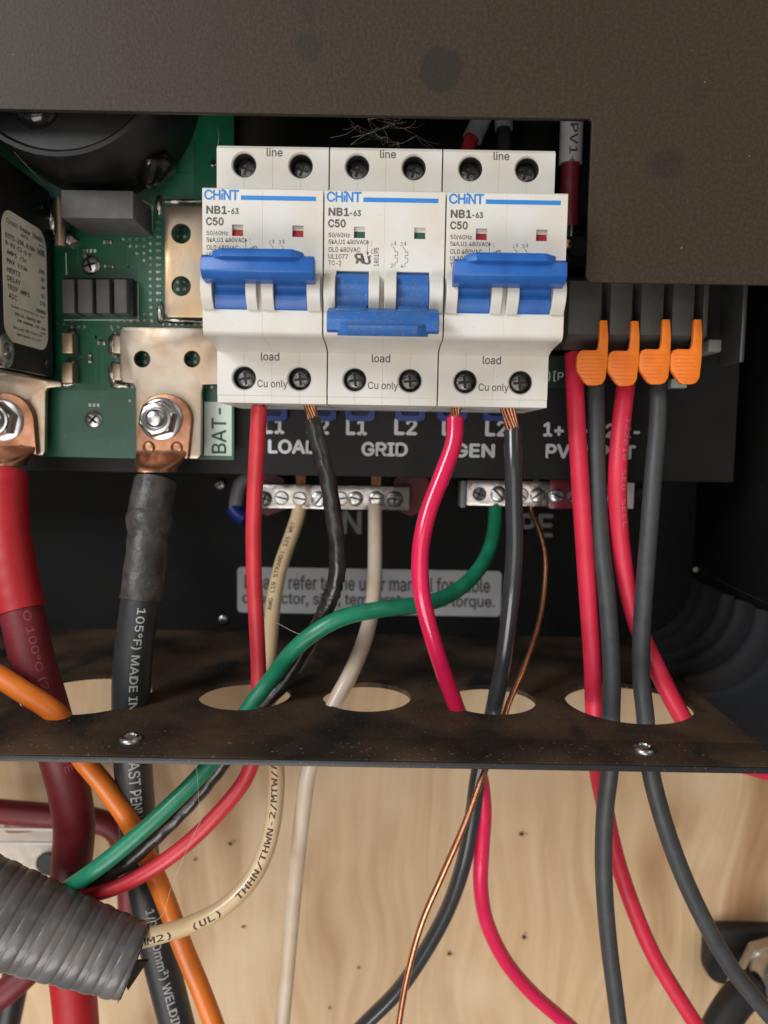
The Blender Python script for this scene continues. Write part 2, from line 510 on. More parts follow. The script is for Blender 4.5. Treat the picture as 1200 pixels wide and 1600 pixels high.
for (px, py, rr) in [(815, 1303, 2.6), (819, 1464, 2.2), (360, 1318, 2.3), (380, 1448, 1.7), (416, 1291, 1.6), (702, 1490, 1.9), (305, 1343, 1.4), (560, 1512, 1.2), (515, 1575, 1.3)]:
    c = at(px, py, YP)
    mb = MB()
    rim = []
    n = 11
    for k in range(n):
        a = 2 * math.pi * k / n
        r_ = rr * random.uniform(.45, .8)
        rim.append(c + Vector((math.cos(a) * r_, -.12, math.sin(a) * r_ * .8)))
    mb.add(rim, [tuple(range(n))])
    h = mb.obj('screw_hole', m_wooddk, ply, smooth=0, fix=False)
    mb = MB()
    for k in range(7):                       # torn fibres round the hole
        a = random.uniform(-.9, 1.6); r_ = rr * random.uniform(.5, .8); l = rr * random.uniform(.3, .7)
        p = c + Vector((math.cos(a) * r_, -.15, math.sin(a) * r_))
        d = Vector((math.cos(a + .5), -random.uniform(.3, .9), math.sin(a + .5))) * l
        w = Vector((-math.sin(a), 0, math.cos(a))) * rr * .22
        mb.add([p - w, p + w, p + d, p + Vector((0, .1, 0))], [(0, 1, 2), (0, 3, 2), (1, 3, 2)])
    mb.obj('torn_fibre', m_woodlt, h, smooth=0, fix=False)

# ------------------------------------------------------------------ enclosure
enc = thing('inverter_enclosure', 'black metal wiring enclosure with cable holes along its dusty bottom shelf', 'enclosure', (0, 300, HS))
back = MB().box(-300, 152, YB, YB + 5, HS - 1.5, 240).obj('back_panel', m_panel, enc, smooth=0)
# upper deck carrying the printed terminal names
d0 = at(600, 745, 303)
deck = MB().box(-300, at(1150, 690, 303).x, 303, YB - .5, d0.z, 230, .6).obj('terminal_deck', m_deck, enc, smooth=30)
side = MB().box(150.2, 152.5, YL + .5, YB - .5, HS + .2, 230).obj('side_wall', m_panel, enc, smooth=0)
# dusty shelf
def shelf_mat():
    m, nt, b, noise, ramp, mix, tc = mat('dusty_black_shelf', (.02, .017, .015, 1), .7, spec=.2, bump=.05, bscale=1400)
    c = mix(ramp(noise(24, 5), .36, .62), (.012, .011, .010, 1), S(84, 65, 49))
    q = nt.nodes.new('ShaderNodeMapping'); q.inputs['Scale'].default_value = (1, .55, 1); nt.links.new(tc.outputs['Object'], q.inputs[0])
    c = mix(ramp(noise(38, 6, q.outputs[0]), .56, .66), c, (.012, .011, .011, 1))
    c = mix(ramp(noise(1000, 2), .665, .74), c, S(140, 120, 96))
    nt.links.new(c, b.inputs['Base Color'])
    return m
m_shelf = shelf_mat()
FILX, FILR = 120.0, 30.0

sh = MB()
prof = [(YL, HS), (YB - .3, HS), (YB - .3, HS - 1.8), (YL, HS - 1.8)]
sh.prism(prof, 'x', -300, 152)
holes = []
for (px, py, dia) in [(137, 1083, 45.5), (383, 1085, 33.5), (573, 1088, 32.5), (766, 1092, 33), (981, 1097, 45)]:
    c = atz(px, py, HS)
    holes.append(cyl((c.x, c.y, HS), (0, 0, 1), dia / 2, -6, 6, 48))
shelf = cut(sh, holes).obj('bottom_shelf', m_shelf, enc, smooth=30)
lip = MB().prism([(YL - .2, HS + .04), (YL - .2, HS - 1.8), (YF + .8, HS - 2.5), (YF, HS - 2.0), (YF + .3, HS - .9)], 'x', -300, 150, .15).obj('front_lip', m_shelf, enc, smooth=30)
m_edge = M('worn_black_edge', (.02, .02, .022, 1), .4, bump=.05, bscale=1200, dust=(.12, .11, .1, 1), dscale=900, dlo=.66, dhi=.76)
MB().box(-300, 150, YF - .9, YF - .05, HS - 2.9, HS - 1.1, .2).obj('lip_edge', m_edge, lip, smooth=30)
# ribbed fillet between shelf and side wall
mb = MB(); vs_, fs_ = [], []
ny, na = 110, 14
for j in range(ny + 1):
    y = YF + 1 + (YB - .6 - YF - 1) * j / ny
    off = 0
    for yc, w_, am in [(352, 4, 1.2), (331, 3.5, 2.6), (318, 3, 2.3), (300, 4, 2.0), (282, 3, 1.0)]:
        off += am * math.exp(-((y - yc) / w_) ** 2)
    rr = FILR - off
    for k in range(na + 1):
        a = math.pi / 2 * k / na
        vs_.append(Vector((FILX + rr * math.sin(a), y, HS + FILR - rr * math.cos(a))))
for j in range(ny):
    for k in range(na):
        i = j * (na + 1) + k
        fs_.append((i, i + 1, i + na + 2, i + na + 1))
m_rib = M('black_rib', (.030, .031, .033, 1), .36, spec=.7, bump=.04, bscale=1300, col2=(.05, .04, .032, 1), nscale=28, nlo=.5, nhi=.7)
mb.add(vs_, fs_).obj('ribbed_corner', m_rib, enc, smooth=60, fix=False)

def screw(parent, px, py, Y, r, h, mt=m_steel, name='screw', cross=True, rot=0.3, axis=(0, -1, 0), c=None):
    c = c if c is not None else at(px, py, Y)
    ax = Vector(axis)
    o = MB().lathe(c, ax, [(0, r), (h * .45, r), (h * .8, r * .82), (h, r * .45), (h * 1.02, 0)], 20).obj(name, mt, parent)
    if cross:
        mb = MB()
        u = Vector((1, 0, 0)); w = ax.cross(u)
        for a in (rot, rot + math.pi / 2):
            d = u * math.cos(a) + w * math.sin(a); e = ax.cross(d)
            L_, w_ = r * .62, r * .13
            q = [c + ax * (h * 1.03) + d * s1 * L_ + e * s2 * w_ for s1, s2 in ((-1, -1), (1, -1), (1, 1), (-1, 1))]
            mb.add(q + [p - ax * h * .3 for p in q], [(0, 1, 2, 3), (0, 1, 5, 4), (1, 2, 6, 5), (2, 3, 7, 6), (3, 0, 4, 7)])
        mb.obj('cross_slot', m_slot, o, smooth=0)
    return o
for (px, py) in [(204, 1157), (1006, 1173)]:
    c = atz(px, py, HS - .5); c.z = HS - .7
    o = MB().lathe(c, (0, -.08, 1), [(0, 3.4), (1.1, 3.3), (1.7, 2.7), (1.8, 1.9), (1.3, 1.7), (1.2, 0)], 24).obj('shelf_screw', m_steel, lip)
    MB().lathe(c + Vector((0, 0, 1.22)), (0, 0, 1), [(0, 1.6), (.1, 0)], 12).obj('drive_recess', M('rusty_recess', S(120, 84, 50), .7), o)
screw(back, 345, 757, YB, 3.1, 2.2)
screw(back, 349, 968, YB, 2.6, 1.6)
screw(back, 1001, 769, YB, 3.4, 1.8, m_deck, cross=False)
# printed words on the deck
mb = MB()
for s_, cx, cy, w_, h_ in [('L1', 428, 665, 30, 23), ('L2', 497, 666, 32, 23), ('LOAD', 458, 698, 76, 20), ('L1', 557, 667, 30, 23), ('L2', 634, 667, 33, 23),
                           ('GRID', 601, 702, 70, 20), ('L1', 707, 668, 30, 23), ('L2', 776, 669, 33, 23), ('GEN', 741, 704, 62, 20),
                           ('1+', 865, 671, 30, 20), ('1-', 910, 672, 24, 20), ('2+', 962, 673, 30, 20), ('2-', 986, 674, 26, 20), ('PV INPUT', 923, 706, 138, 20)]:
    ptext(mb, s_, cx, cy, 302.85, w_, h_, .032)
mb.obj('terminal_names', m_letter, deck, smooth=0, fix=False)
mb = MB()
ptext(mb, 'N', 550, 816, YB - .1, 27, 34, .02)
mb.obj('busbar_letter', m_letterdim, back, smooth=0, fix=False)
mb = MB()
ptext(mb, 'PE', 838, 821, YB - .1, 50, 34, .02)
mb.obj('busbar_letter', m_letterdim, back, smooth=0, fix=False)
# instruction sticker
def rrect(px0, py0, px1, py1, Y, rad, n=6):
    a = at(px0, (py0 + py1) / 2, Y); b = at(px1, (py0 + py1) / 2, Y); c = at((px0 + px1) / 2, py0, Y); d = at((px0 + px1) / 2, py1, Y)
    out = []
    for (cx, cz, a0) in [(b.x - rad, c.z - rad, 0), (a.x + rad, c.z - rad, 90), (a.x + rad, d.z + rad, 180), (b.x - rad, d.z + rad, 270)]:
        for k in range(n + 1):
            t = R(a0 + 90 * k / n)
            out.append((cx + rad * math.cos(t), cz + rad * math.sin(t)))
    return out
stk = MB().prism(rrect(371, 889, 783, 960, YB, 2.2), 'y', YB - .25, YB).obj('instruction_sticker', m_sticker, back, smooth=0)
mb = MB()
k = mpp(577, 925, YB)
flat_text(mb, 'Please refer to the user manual for cable', at(574, 912, YB - .32), EX, EZ, 382 * k, 22 * k, .022)
flat_text(mb, 'conductor, size, temperature and torque.', at(576, 939, YB - .32), EX, EZ, 394 * k, 22 * k, .022)
mb.obj('sticker_text', m_print, stk, smooth=0, fix=False)
# blue terminal sockets under the breakers
for cx in (427, 503, 563, 641, 706, 777):
    mb = MB()
    a = at(cx, 626, 303)
    q = 5.4
    out = rrect(cx - 23, 596, cx + 23, 658, 300, 2.0)
    body = MB().prism(out, 'y', 297.5, 303)
    inn = MB().prism(rrect(cx - 14, 604, cx + 14, 650, 300, 1.2), 'y', 290, 301)
    cut(body, [inn]).obj('terminal_socket', m_termblue, deck, smooth=30)

# ------------------------------------------------------------------ front cover
def cover_mat(org):
    m, nt, b, noise, ramp, mix, tc = mat('dusty_powder_coat', (.05, .05, .048, 1), .54, bump=.09, bscale=1000, spec=.25)
    N, L = nt.nodes, nt.links
    c = mix(ramp(noise(5, 3), .22, .78), S(54, 47, 39), S(50, 36, 24))
    c = mix(ramp(noise(900, 2), .40, .85), c, S(68, 57, 45))
    c = mix(ramp(noise(420, 2), .765, .80), c, S(140, 128, 112))
    w = N.new('ShaderNodeTexNoise'); w.inputs['Scale'].default_value = 120; w.inputs['Detail'].default_value = 4
    L.new(tc.outputs['Object'], w.inputs['Vector'])
    ad = N.new('ShaderNodeVectorMath'); ad.operation = 'MULTIPLY_ADD'; ad.inputs[1].default_value = (.007, .0, .007)
    L.new(w.outputs['Color'], ad.inputs[0]); L.new(tc.outputs['Object'], ad.inputs[2])
    for (px, py, rad, soft, dk) in [(688, 110, 7.2, 1.0, .75), (1040, 258, 6.4, 2.8, .55), (484, 70, 5.0, 1.6, .55), (1090, 145, 5.0, 2.6, .3), (480, 15, 4.0, 1.6, .35)]:
        p = (at(px, py, YC) - org) * MM
        ds = N.new('ShaderNodeVectorMath'); ds.operation = 'DISTANCE'
        ds.inputs[1].default_value = (p.x + .0035, p.y, p.z + .0035)
        L.new(ad.outputs[0], ds.inputs[0])
        r_ = N.new('ShaderNodeMapRange')
        r_.inputs['From Min'].default_value = (rad - soft) * MM; r_.inputs['From Max'].default_value = rad * MM
        r_.inputs['To Min'].default_value = dk; r_.inputs['To Max'].default_value = 0
        L.new(ds.outputs['Value'], r_.inputs[0])
        c = mix(r_.outputs[0], c, (.021, .017, .014, 1))
    L.new(c, b.inputs['Base Color'])
    return m
YC = 246.0
zl = at(600, 180, YC).z
xr = at(921, 300, YC).x
zb = at(1060, 443, YC).z
def corner(cx, cz, r, a0, a1, n=8):
    return [(cx + r * math.cos(R(a0 + (a1 - a0) * k / n)), cz + r * math.sin(R(a0 + (a1 - a0) * k / n))) for k in range(n + 1)]
out = [(-280, 330), (-280, zl)] + corner(xr - 1.0, zl - 1.0, 1.0, 90, 0, 4) + corner(xr + 2.4, zb + 2.4, 2.4, 180, 270) + [(290, zb), (290, 330)]
corg = Vector((0, YC, zb))
cov = thing('front_cover', 'dark grey powder-coated front cover with water stains and dust across the top', 'cover', corg)
MB().prism(out, 'y', YC, YC + 1.6, .2).obj('cover_plate', cover_mat(corg), cov, smooth=0)
MB().box(-280, xr - 2, YC + 1.65, YC + 3.2, zl + .3, zl + 1.5, .2).obj('folded_flange', m_edge, cov, smooth=30)

# ------------------------------------------------------------------ circuit breakers
BX, BY, BZ = -1.2, 252.7, 12.9
def build_breaker():
    root = thing('circuit_breaker', 'x', 'circuit breaker', (BX, BY, BZ), 'two-pole circuit breakers on the rail')
    O = Vector((BX, BY, BZ))
    ORG[root] = Vector((0, 0, 0))          # build children in local mm
    house = MB()
    wells = [cyl((x, 0, z), (0, 1, 0), 3.75, -2, 9.0, 36) for x in (-9, 9) for z in (75.0, 8.05)]
    cham = [MB().lathe((x, 0, z), (0, 1, 0), [(-1, 4.9), (.0, 4.2), (.55, 3.7)], 36) for x in (-9, 9) for z in (75.0, 8.05)]
    for i, x0 in enumerate((-17.8, -8.99, .01, 9.01)):
        x1 = (-9.01, -.01, 8.99, 17.8)[i]
        b_ = MB().prism([(0, 2.6), (.4, 2.2), (.4, 0), (43, 0), (43, 81.1), (0.9, 81.1), (0, 80.0)], 'x', x0, x1, .07, 1)
        c_ = [w for j, w in enumerate(wells) if (j < 2) == (i < 2)]
        d_ = [w for j, w in enumerate(cham) if (j < 2) == (i < 2)]
        b_ = cut(b_, c_)
        b_ = cut(b_, d_)
        house.add(b_.v, b_.f)
    for i, (x0, x1) in enumerate(((-17.8, -.006), (.006, 17.8))):
        arc = [(-19.7 + 2.6 * (1 - math.cos(R(a))), 21.4 - 2.6 * math.sin(R(a))) for a in range(0, 91, 10)]
        prof_ = [(-19.7, 22.0), (-19.7, 61.2), (-19.3, 61.6), (-.2, 61.6), (-.2, 16.6), (-3.2, 17.6), (-9, 18.4)] + arc[::-1]
        b_ = MB().prism(prof_, 'x', x0, x1, .07, 1)
        xc = -9.3 if i == 0 else 8.6
        cs = [MB().box(xc - 4.85, xc + 4.85, -25, -10, 26.5, 38.3)]
        xi = -7.4 if i == 0 else 10.4
        cs.append(MB().box(xi - 1.65, xi + 1.65, -25, -18.3, 47.8, 51.1))
        b_ = cut(b_, cs)
        house.add(b_.v, b_.f)
    for (x0, x1) in ((-17.6, -14.2), (-4.4, -1.2), (.2, 3.75), (13.5, 17.5)):
        pr = [(-19.6, 36.9)]
        for k in range(21):
            t = k / 20
            pr.append((-20.6 - 3.4 * math.sin(math.pi * (.12 + .88 * t) ) , 36.9 - 10.6 * t))
        pr.append((-19.6, 26.2))
        house.prism(pr, 'x', x0, x1, .22, 2)
    house.obj('housing', m_white, root, smooth=12)
    for x in (-9, 9):
        for z in (75.0, 8.05):
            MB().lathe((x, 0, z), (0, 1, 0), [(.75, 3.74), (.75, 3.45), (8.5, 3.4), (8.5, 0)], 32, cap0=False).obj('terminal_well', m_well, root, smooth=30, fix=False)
    # cross-head terminal screws down in their wells
    for x in (-9, 9):
        for z, dep in ((75.0, 4.6), (8.05, 3.2)):
            rot = random.uniform(0, 1.5)
            screw(root, 0, 0, 0, 3.3, .9, m_wellscrew, 'terminal_screw', True, rot, c=Vector((x, dep, z)))
    mb = MB()
    for s_, x, z, w_, h_, b_ in [('line', .6, 79.0, 5.0, 2.5, .012), ('load', -.6, 15.0, 5.9, 2.5, .012), ('Cu only', .2, 6.0, 9.8, 3.0, .008)]:
        mb = MB()
        flat_text(mb, s_, (x, -.03, z), EX, EZ, w_, h_, b_)
        mb.obj(s_.split()[0].lower() + '_lettering', m_print, root, smooth=0, fix=False)
    mb = MB()
    F = -19.73
    for s_, x0, z, w_, h_, b_ in [('NB1', -16.5, 55.2, 5.9, 2.15, .03), ('-63', -10.3, 54.9, 3.2, 1.55, .03), ('C50', -16.6, 51.9, 5.0, 2.15, .03),
                                  ('50/60Hz', -16.5, 48.5, 6.3, 1.45, .013), ('5kA,U1 480VAC', -16.5, 46.5, 11.2, 1.5, .013), ('OL0 480VAC', -16.5, 44.4, 9.4, 1.35, .013),
                                  ('UL1077', -16.5, 42.4, 5.8, 1.35, .013), ('TC-2', -16.5, 40.5, 3.8, 1.35, .013), ('I', -3.9, 46.4, .25, 1.3, .0), ('O', -4.0, 43.9, 1.2, 1.3, .0),
                                  ('1', 2.0, 46.2, .5, 1.1, .0), ('3', 4.7, 46.2, .8, 1.1, .0), ('2', 2.0, 40.0, .8, 1.1, .0), ('4', 4.9, 40.0, .8, 1.1, .0)]:
        flat_text(mb, s_, (x0 + w_ / 2, F, z), EX, EZ, w_, h_, b_)
    flat_text(mb, '180195', (-2.3, F, 42.4), EZ, -EX, 5.3, 1.35, .013)
    def seg_(x0, z0, x1, z1, t=.16):
        a, b2 = Vector((x0, F, z0)), Vector((x1, F, z1))
        n = Vector((-(z1 - z0), 0, x1 - x0)).normalized() * t / 2
        mb.add([a - n, b2 - n, b2 + n, a + n], [(0, 1, 2, 3)])
    seg_(-4.95, 47.2, -4.95, 42.9)
    mb.add([Vector((-5.4, F, 46.3)), Vector((-4.5, F, 46.3)), Vector((-4.95, F, 47.4))], [(0, 1, 2)])
    mb.add([Vector((-5.4, F, 43.8)), Vector((-4.5, F, 43.8)), Vector((-4.95, F, 42.7))], [(0, 1, 2)])
    for x in (3.2, 6.2):
        for a_, b_ in [((0, 47.1), (0, 45.8)), ((-.7, 45.4), (0, 44.6)), ((0, 44.6), (0, 44.0)), ((0, 44.0), (.8, 44.0)), ((.8, 44.0), (.8, 43.0)), ((.8, 43.0), (0, 43.0)),
                       ((0, 43.0), (0, 42.4)), ((0, 42.4), (.7, 42.1)), ((.7, 42.1), (.9, 41.5)), ((.9, 41.5), (.5, 40.9)), ((.5, 40.9), (0, 40.7)), ((0, 40.7), (0, 39.6))]:
            seg_(x + a_[0], a_[1], x + b_[0], b_[1])
        seg_(x - .3, 46.6, x + .3, 46.6); seg_(x - .3, 46.2, x + .3, 46.2)
    # recognised-component mark: mirrored R joined to U, leaning back
    def poly(pts):
        mb.add([Vector((x, F, z)) for x, z in pts], [tuple(range(len(pts)))])
    for ch, xa, wd, za, ht, sg in (('R', -8.9, 2.3, 40.5, 2.8, -1), ('U', -6.7, 2.2, 40.3, 2.3, 1)):
        v, f, (x0, y0, x1, y1) = text2d(ch)
        for i, (dx, dy) in enumerate([(0, 0), (.14, 0), (-.14, 0), (.08, .12), (-.08, -.12), (.2, .1), (-.2, 0)]):
            V = []
            for p in v:
                u, w2 = (p[0] - x0) / (x1 - x0), (p[1] - y0) / (y1 - y0)
                if sg < 0: u = 1 - u
                V.append(Vector((xa + u * wd + (1 - w2) * .6 + dx, F - .006 * i, za + w2 * ht + dy)))
            mb.add(V, f)
    flat_text(mb, '®', (-4.1, F, 42.6), EX, EZ, .7, .7, 0)
    mb.obj('rating_print', m_print, root, smooth=0, fix=False)
    # blue maker's mark: C H i N T then a long bar
    mb = MB()
    zc, h_ = 59.5, 2.75
    x = -17.1
    for s_, w_, hh in [('C', 2.35, h_), ('H', 2.0, h_), ('i', .55, h_), ('N', 2.0, h_), ('T', 2.15, h_)]:
        if s_ == 'i':
            for za, zb2, sk in ((zc - h_ / 2, zc + .45, 0), (zc + .95, zc + h_ / 2 + .35, .25)):
                mb.add([Vector((x, F, za)), Vector((x + w_, F, za)), Vector((x + w_ + sk, F, zb2)), Vector((x + sk, F, zb2))], [(0, 1, 2, 3)])
        else: flat_text(mb, s_, (x + w_ / 2, F, zc), EX, EZ, w_, hh, .022)
        x += w_ + .26
    mb.add([Vector((-6.4, F, 58.15)), Vector((15.7, F, 58.15)), Vector((15.7, F, 59.45)), Vector((-6.4, F, 59.45))], [(0, 1, 2, 3)])
    mb.obj('brand_mark', m_logo, root, smooth=0, fix=False)
    return root
b1 = build_breaker()
def add_state(root, on, mt, dust):
    ORG[root] = Vector((0, 0, 0))
    for xi in (-7.4, 10.4):
        MB().prism([(-18.35, 47.85), (-18.35, 50.0), (-18.9, 47.85)], 'x', xi - 1.6, xi + 1.6).obj('indicator', m_red_ind if on else m_green_ind, root, smooth=0)
    for xc in (-9.3, 8.6):
        pr = []
        for k in range(15):
            a = R(-62 + 124 * k / 14)
            rr = 8.0 - (.55 if k in (7, 8) else 0) - (.3 if k in (10, 11) else 0)
            pr.append((-13.6 - rr * math.cos(a), 31.6 + rr * math.sin(a)))
        pr += [(-10.2, 38.0), (-10.2, 26.7)]
        t = MB().prism(pr, 'x', xc - 4.7, xc + 4.7, .08, 1).obj('toggle', mt, root, smooth=30)
        if on: arm = [(-20, 33.6), (-27, 34.6), (-27, 39.6), (-19, 37.8)]
        else: arm = [(-20, 28.6), (-27, 26.0), (-27, 21.4), (-20.1, 26.6)]
        MB().prism(arm, 'x', xc - 4.3, xc + 4.3, .2).obj('toggle_arm', mt, t, smooth=30)
    if on:
        bar = [(-23.5, 33.2), (-28.0, 33.7), (-30.0, 35.6), (-29.4, 39.5), (-28.0, 40.4), (-23.5, 40.0)]
        tz = (39.0, 41.2, 39.3, 41.8)
    else:
        bar = [(-23.5, 26.9), (-28.6, 25.0), (-30.0, 22.4), (-29.6, 19.6), (-28.0, 19.0), (-23.5, 20.5)]
        tz = (18.4, 21.6, 17.9, 20.5)
    h = MB().prism(bar, 'x', -16.1, 16.1, .3, 2).obj('handle_bar', dust or mt, root, smooth=30)
    # finger tab, narrowing towards the viewer
    V = []
    for y, y2, hw, za, zb2 in ((-26.5, -26.5, 13.2, tz[0], tz[1]), (-29.2, -29.2, 12.8, tz[0], tz[1]), (-31.3, -30.2, 9.9, tz[2], tz[3]) if on else (-30.4, -32.6, 9.9, tz[2], tz[3])):
        V += [Vector((-hw, y, za)), Vector((hw, y, za)), Vector((hw, y2, zb2)), Vector((-hw, y2, zb2))]
    bm = bmesh.new()
    q = [bm.verts.new(v) for v in V]
    fl = [(0, 1, 2, 3), (8, 9, 10, 11)]
    for r_ in (0, 4):
        fl += [(r_ + k, r_ + (k + 1) % 4, r_ + 4 + (k + 1) % 4, r_ + 4 + k) for k in range(4)]
    for f in fl: bm.faces.new([q[i] for i in f])
    bmesh.ops.recalc_face_normals(bm, faces=bm.faces[:])
    bmesh.ops.bevel(bm, geom=bm.edges[:], offset=.18, segments=2, profile=.5, affect='EDGES')
    MB().bm(bm).obj('finger_tab', dust or mt, h, smooth=30)
def copy_tree(o, parent=None):
    c = o.copy(); COL.objects.link(c); c.parent = parent
    ORG[c] = Vector((0, 0, 0))
    for ch in [x for x in COL.objects if x.parent == o]: copy_tree(ch, c)
    return c
b2, b3 = copy_tree(b1), copy_tree(b1)
for o, i, lab in [(b1, -1, 'white breaker with blue handle up, left one, above the LOAD terminals'),
                  (b2, 0, 'white breaker with dusty blue handle down and green indicators, middle one'),
                  (b3, 1, 'white breaker with blue handle up, right one, above the GEN terminals')]:
    o.location = Vector((BX + 36 * i, BY, BZ)) * MM
    o['label'] = lab
add_state(b1, True, m_blue, None)
add_state(b2, False, m_bluedust, m_bluedust)
add_state(b3, True, m_blue, None)
rail = MB().box(-62, 60, BY + 43.5, 302.5, BZ + 24, BZ + 59, .4).obj('mounting_rail', m_steel, deck, smooth=30)

# ------------------------------------------------------------------ circuit board, left
YPCB = 295.0
pcb = thing('circuit_board', 'green circuit board with plated terminals behind the breakers, upper left', 'circuit board', at(150, 715, YPCB))
p0 = at(-60, 715, YPCB); p1 = at(380, 722, YPCB); p2 = at(305, 150, YPCB)
zbot = at(200, 716, YPCB).z
board = MB().box(p0.x, at(366, 690, YPCB).x, YPCB, YPCB + 1.6, zbot, 175, .2).obj('board', m_pcb, pcb, smooth=0)
MB().pbox(38, 268, 303, 312, YPCB - .15, YPCB - .02).obj('pale_mask_area', m_pcb2, board, smooth=0)
MB().pbox(255, 150, 303, 268, YPCB - .15, YPCB - .02).obj('pale_mask_area', m_pcb2, board, smooth=0)
MB().pbox(72, 610, 214, 714, YPCB - .15, YPCB - .02).obj('pale_mask_area', m_pcb2, board, smooth=0)
# BAT- tag
mb = MB().pbox(319, 628, 362, 712, YPCB - .2, YPCB - .02)
tg = mb.obj('printed_tag', m_silk, board, smooth=0)
k_ = mpp(342, 672, YPCB)
mb = MB(); flat_text(mb, 'BAT-', at(342, 673, YPCB - .24), EZ, -EX, 70 * k_, 22 * k_, .012)
mb.obj('tag_lettering', M('dark_green_print', S(14, 66, 46), .5), tg, smooth=0, fix=False)
# vias
mb = MB()
def via(px, py, r=.55):
    c = at(px, py, YPCB - .03)
    mb.lathe(c, (0, -1, 0), [(0, r), (.16, r * .9), (.16, r * .45), (.0, r * .4)], 10)
for (px, py) in [(x, y) for y in range(348, 470, 11) for x in (235, 246)] + [(x, 374 + 0) for x in (193, 203, 214, 225)] + [(x, 385) for x in (204, 214, 225)] + \
        [(x, 396) for x in (214, 225)] + [(225, 407), (182, 364), (193, 364), (204, 364), (214, 364), (225, 364), (235, 337)] + \
        [(x, 501) for x in (113, 175, 185, 195, 205, 216, 226, 237)] + [(x, 511) for x in (113, 123, 133, 174, 185)] + [(236, 480), (236, 491), (226, 491)] + \
        [(x, 603) for x in (77, 84, 95, 105)] + [(x, 605) for x in (207, 322, 331)] + [(245, 340 + i * 11) for i in range(0)] + [(203, 626)]:
    via(px, py)
for (px, py) in [(250, 326 + i * 11) for i in range(16)] + [(255 + i * 10, 507) for i in range(8)] + [(90 + i * 10, 506) for i in range(2)] + [(180 + i * 9, 353) for i in range(3)] + [(176 + (i % 3) * 4, 515 + i * 6) for i in range(14)]:
    via(px, py, .42)
for (cx, cy) in [(283, 365), (283, 447), (222, 561), (300, 561)]:
    for dx in (-5, 5):
        for dy in (-6, 5): via(cx + dx, cy + dy, .6)
o = mb.obj('via_ring', m_solder, board, kind='stuff')
# copper tracks under the mask, silkscreen outlines and small parts
m_track = M('track_mask', S(26, 96, 68), .3)
def track(pts, w):
    mb = MB()
    for a, b in zip(pts, pts[1:]):
        A, B = at(a[0], a[1], YPCB), at(b[0], b[1], YPCB)
        d = (B - A).normalized(); n = Vector((-d.z, 0, d.x)) * w / 2
        mb.add([A - n + Vector((0, -.05, 0)), B - n + Vector((0, -.05, 0)), B + n + Vector((0, -.05, 0)), A + n + Vector((0, -.05, 0))], [(0, 1, 2, 3)])
    return mb
track([(100, 388), (130, 360), (180, 360), (215, 395), (222, 470)], .8).obj('copper_track', m_track, board, smooth=0, fix=False)
track([(103, 395), (104, 430)], .4).obj('copper_track', m_silk, board, smooth=0, fix=False)
track([(122, 372), (122, 425)], .7).obj('copper_track', m_track, board, smooth=0, fix=False)
track([(155, 415), (215, 418)], .6).obj('copper_track', m_track, board, smooth=0, fix=False)
track([(200, 380), (200, 432)], .6).obj('copper_track', m_track, board, smooth=0, fix=False)
track([(130, 505), (130, 520), (160, 530), (160, 600)], 1.2).obj('copper_track', m_track, board, smooth=0, fix=False)
track([(140, 505), (140, 515), (150, 520), (150, 600)], .7).obj('copper_track', m_track, board, smooth=0, fix=False)
track([(204, 438), (212, 438), (216, 445), (216, 500), (100, 500)], .3).obj('silkscreen_line', m_silk, board, smooth=0, fix=False)
track([(212, 306), (238, 322), (238, 362)], .3).obj('silkscreen_line', m_silk, board, smooth=0, fix=False)
for (px, py, w_, h_) in [(168, 378, 10, 5), (132, 395, 5, 9), (170, 416, 12, 5), (158, 536, 9, 5), (140, 560, 5, 10)]:
    sm = MB().pbox(px - w_ / 2, py - h_ / 2, px + w_ / 2, py + h_ / 2, YPCB - 1.0, YPCB - .02, .15).obj('chip_part', m_caps, board, smooth=0)
    for sg in (-1, 1):
        if w_ > h_: MB().pbox(px + sg * w_ * .5 - 1.6, py - h_ / 2, px + sg * w_ * .5 + 1.6, py + h_ / 2, YPCB - 1.05, YPCB - .03, .1).obj('chip_pad', m_solder, sm, smooth=0)
        else: MB().pbox(px - w_ / 2, py + sg * h_ * .5 - 1.6, px + w_ / 2, py + sg * h_ * .5 + 1.6, YPCB - 1.05, YPCB - .03, .1).obj('chip_pad', m_solder, sm, smooth=0)
# grey resin blocks
def px_block(name, px0, py0, px1, py1, Yf, mt, parent, bev=.5):
    return MB().pbox(px0, py0, px1, py1, Yf, YPCB, bev).obj(name, mt, parent, smooth=30)
px_block('capacitor', 95, 297, 208, 341, 273, m_caps, pcb, .4)
for (a_, b_) in ((97, 116), (121, 144), (150, 171), (178, 198)):
    px_block('relay_fin', a_, 436, b_, 489, 286, m_caps, pcb, .4)
MB().pbox(99, 434, 208, 491, 290, YPCB - .05, .3).obj('relay_base', m_black, pcb, smooth=30)
screw(board, 142, 415, YPCB, 3.6, 1.6)
screw(board, 147, 656, YPCB, 3.3, 1.6, rot=.9)
for (px, py) in [(142, 415), (147, 656)]:
    mb = MB()
    ptext(mb, '---', px, py - 23, YPCB - .2, 16, 3, .02)
    mb.obj('silkscreen_mark', m_silk, board, smooth=0, fix=False)
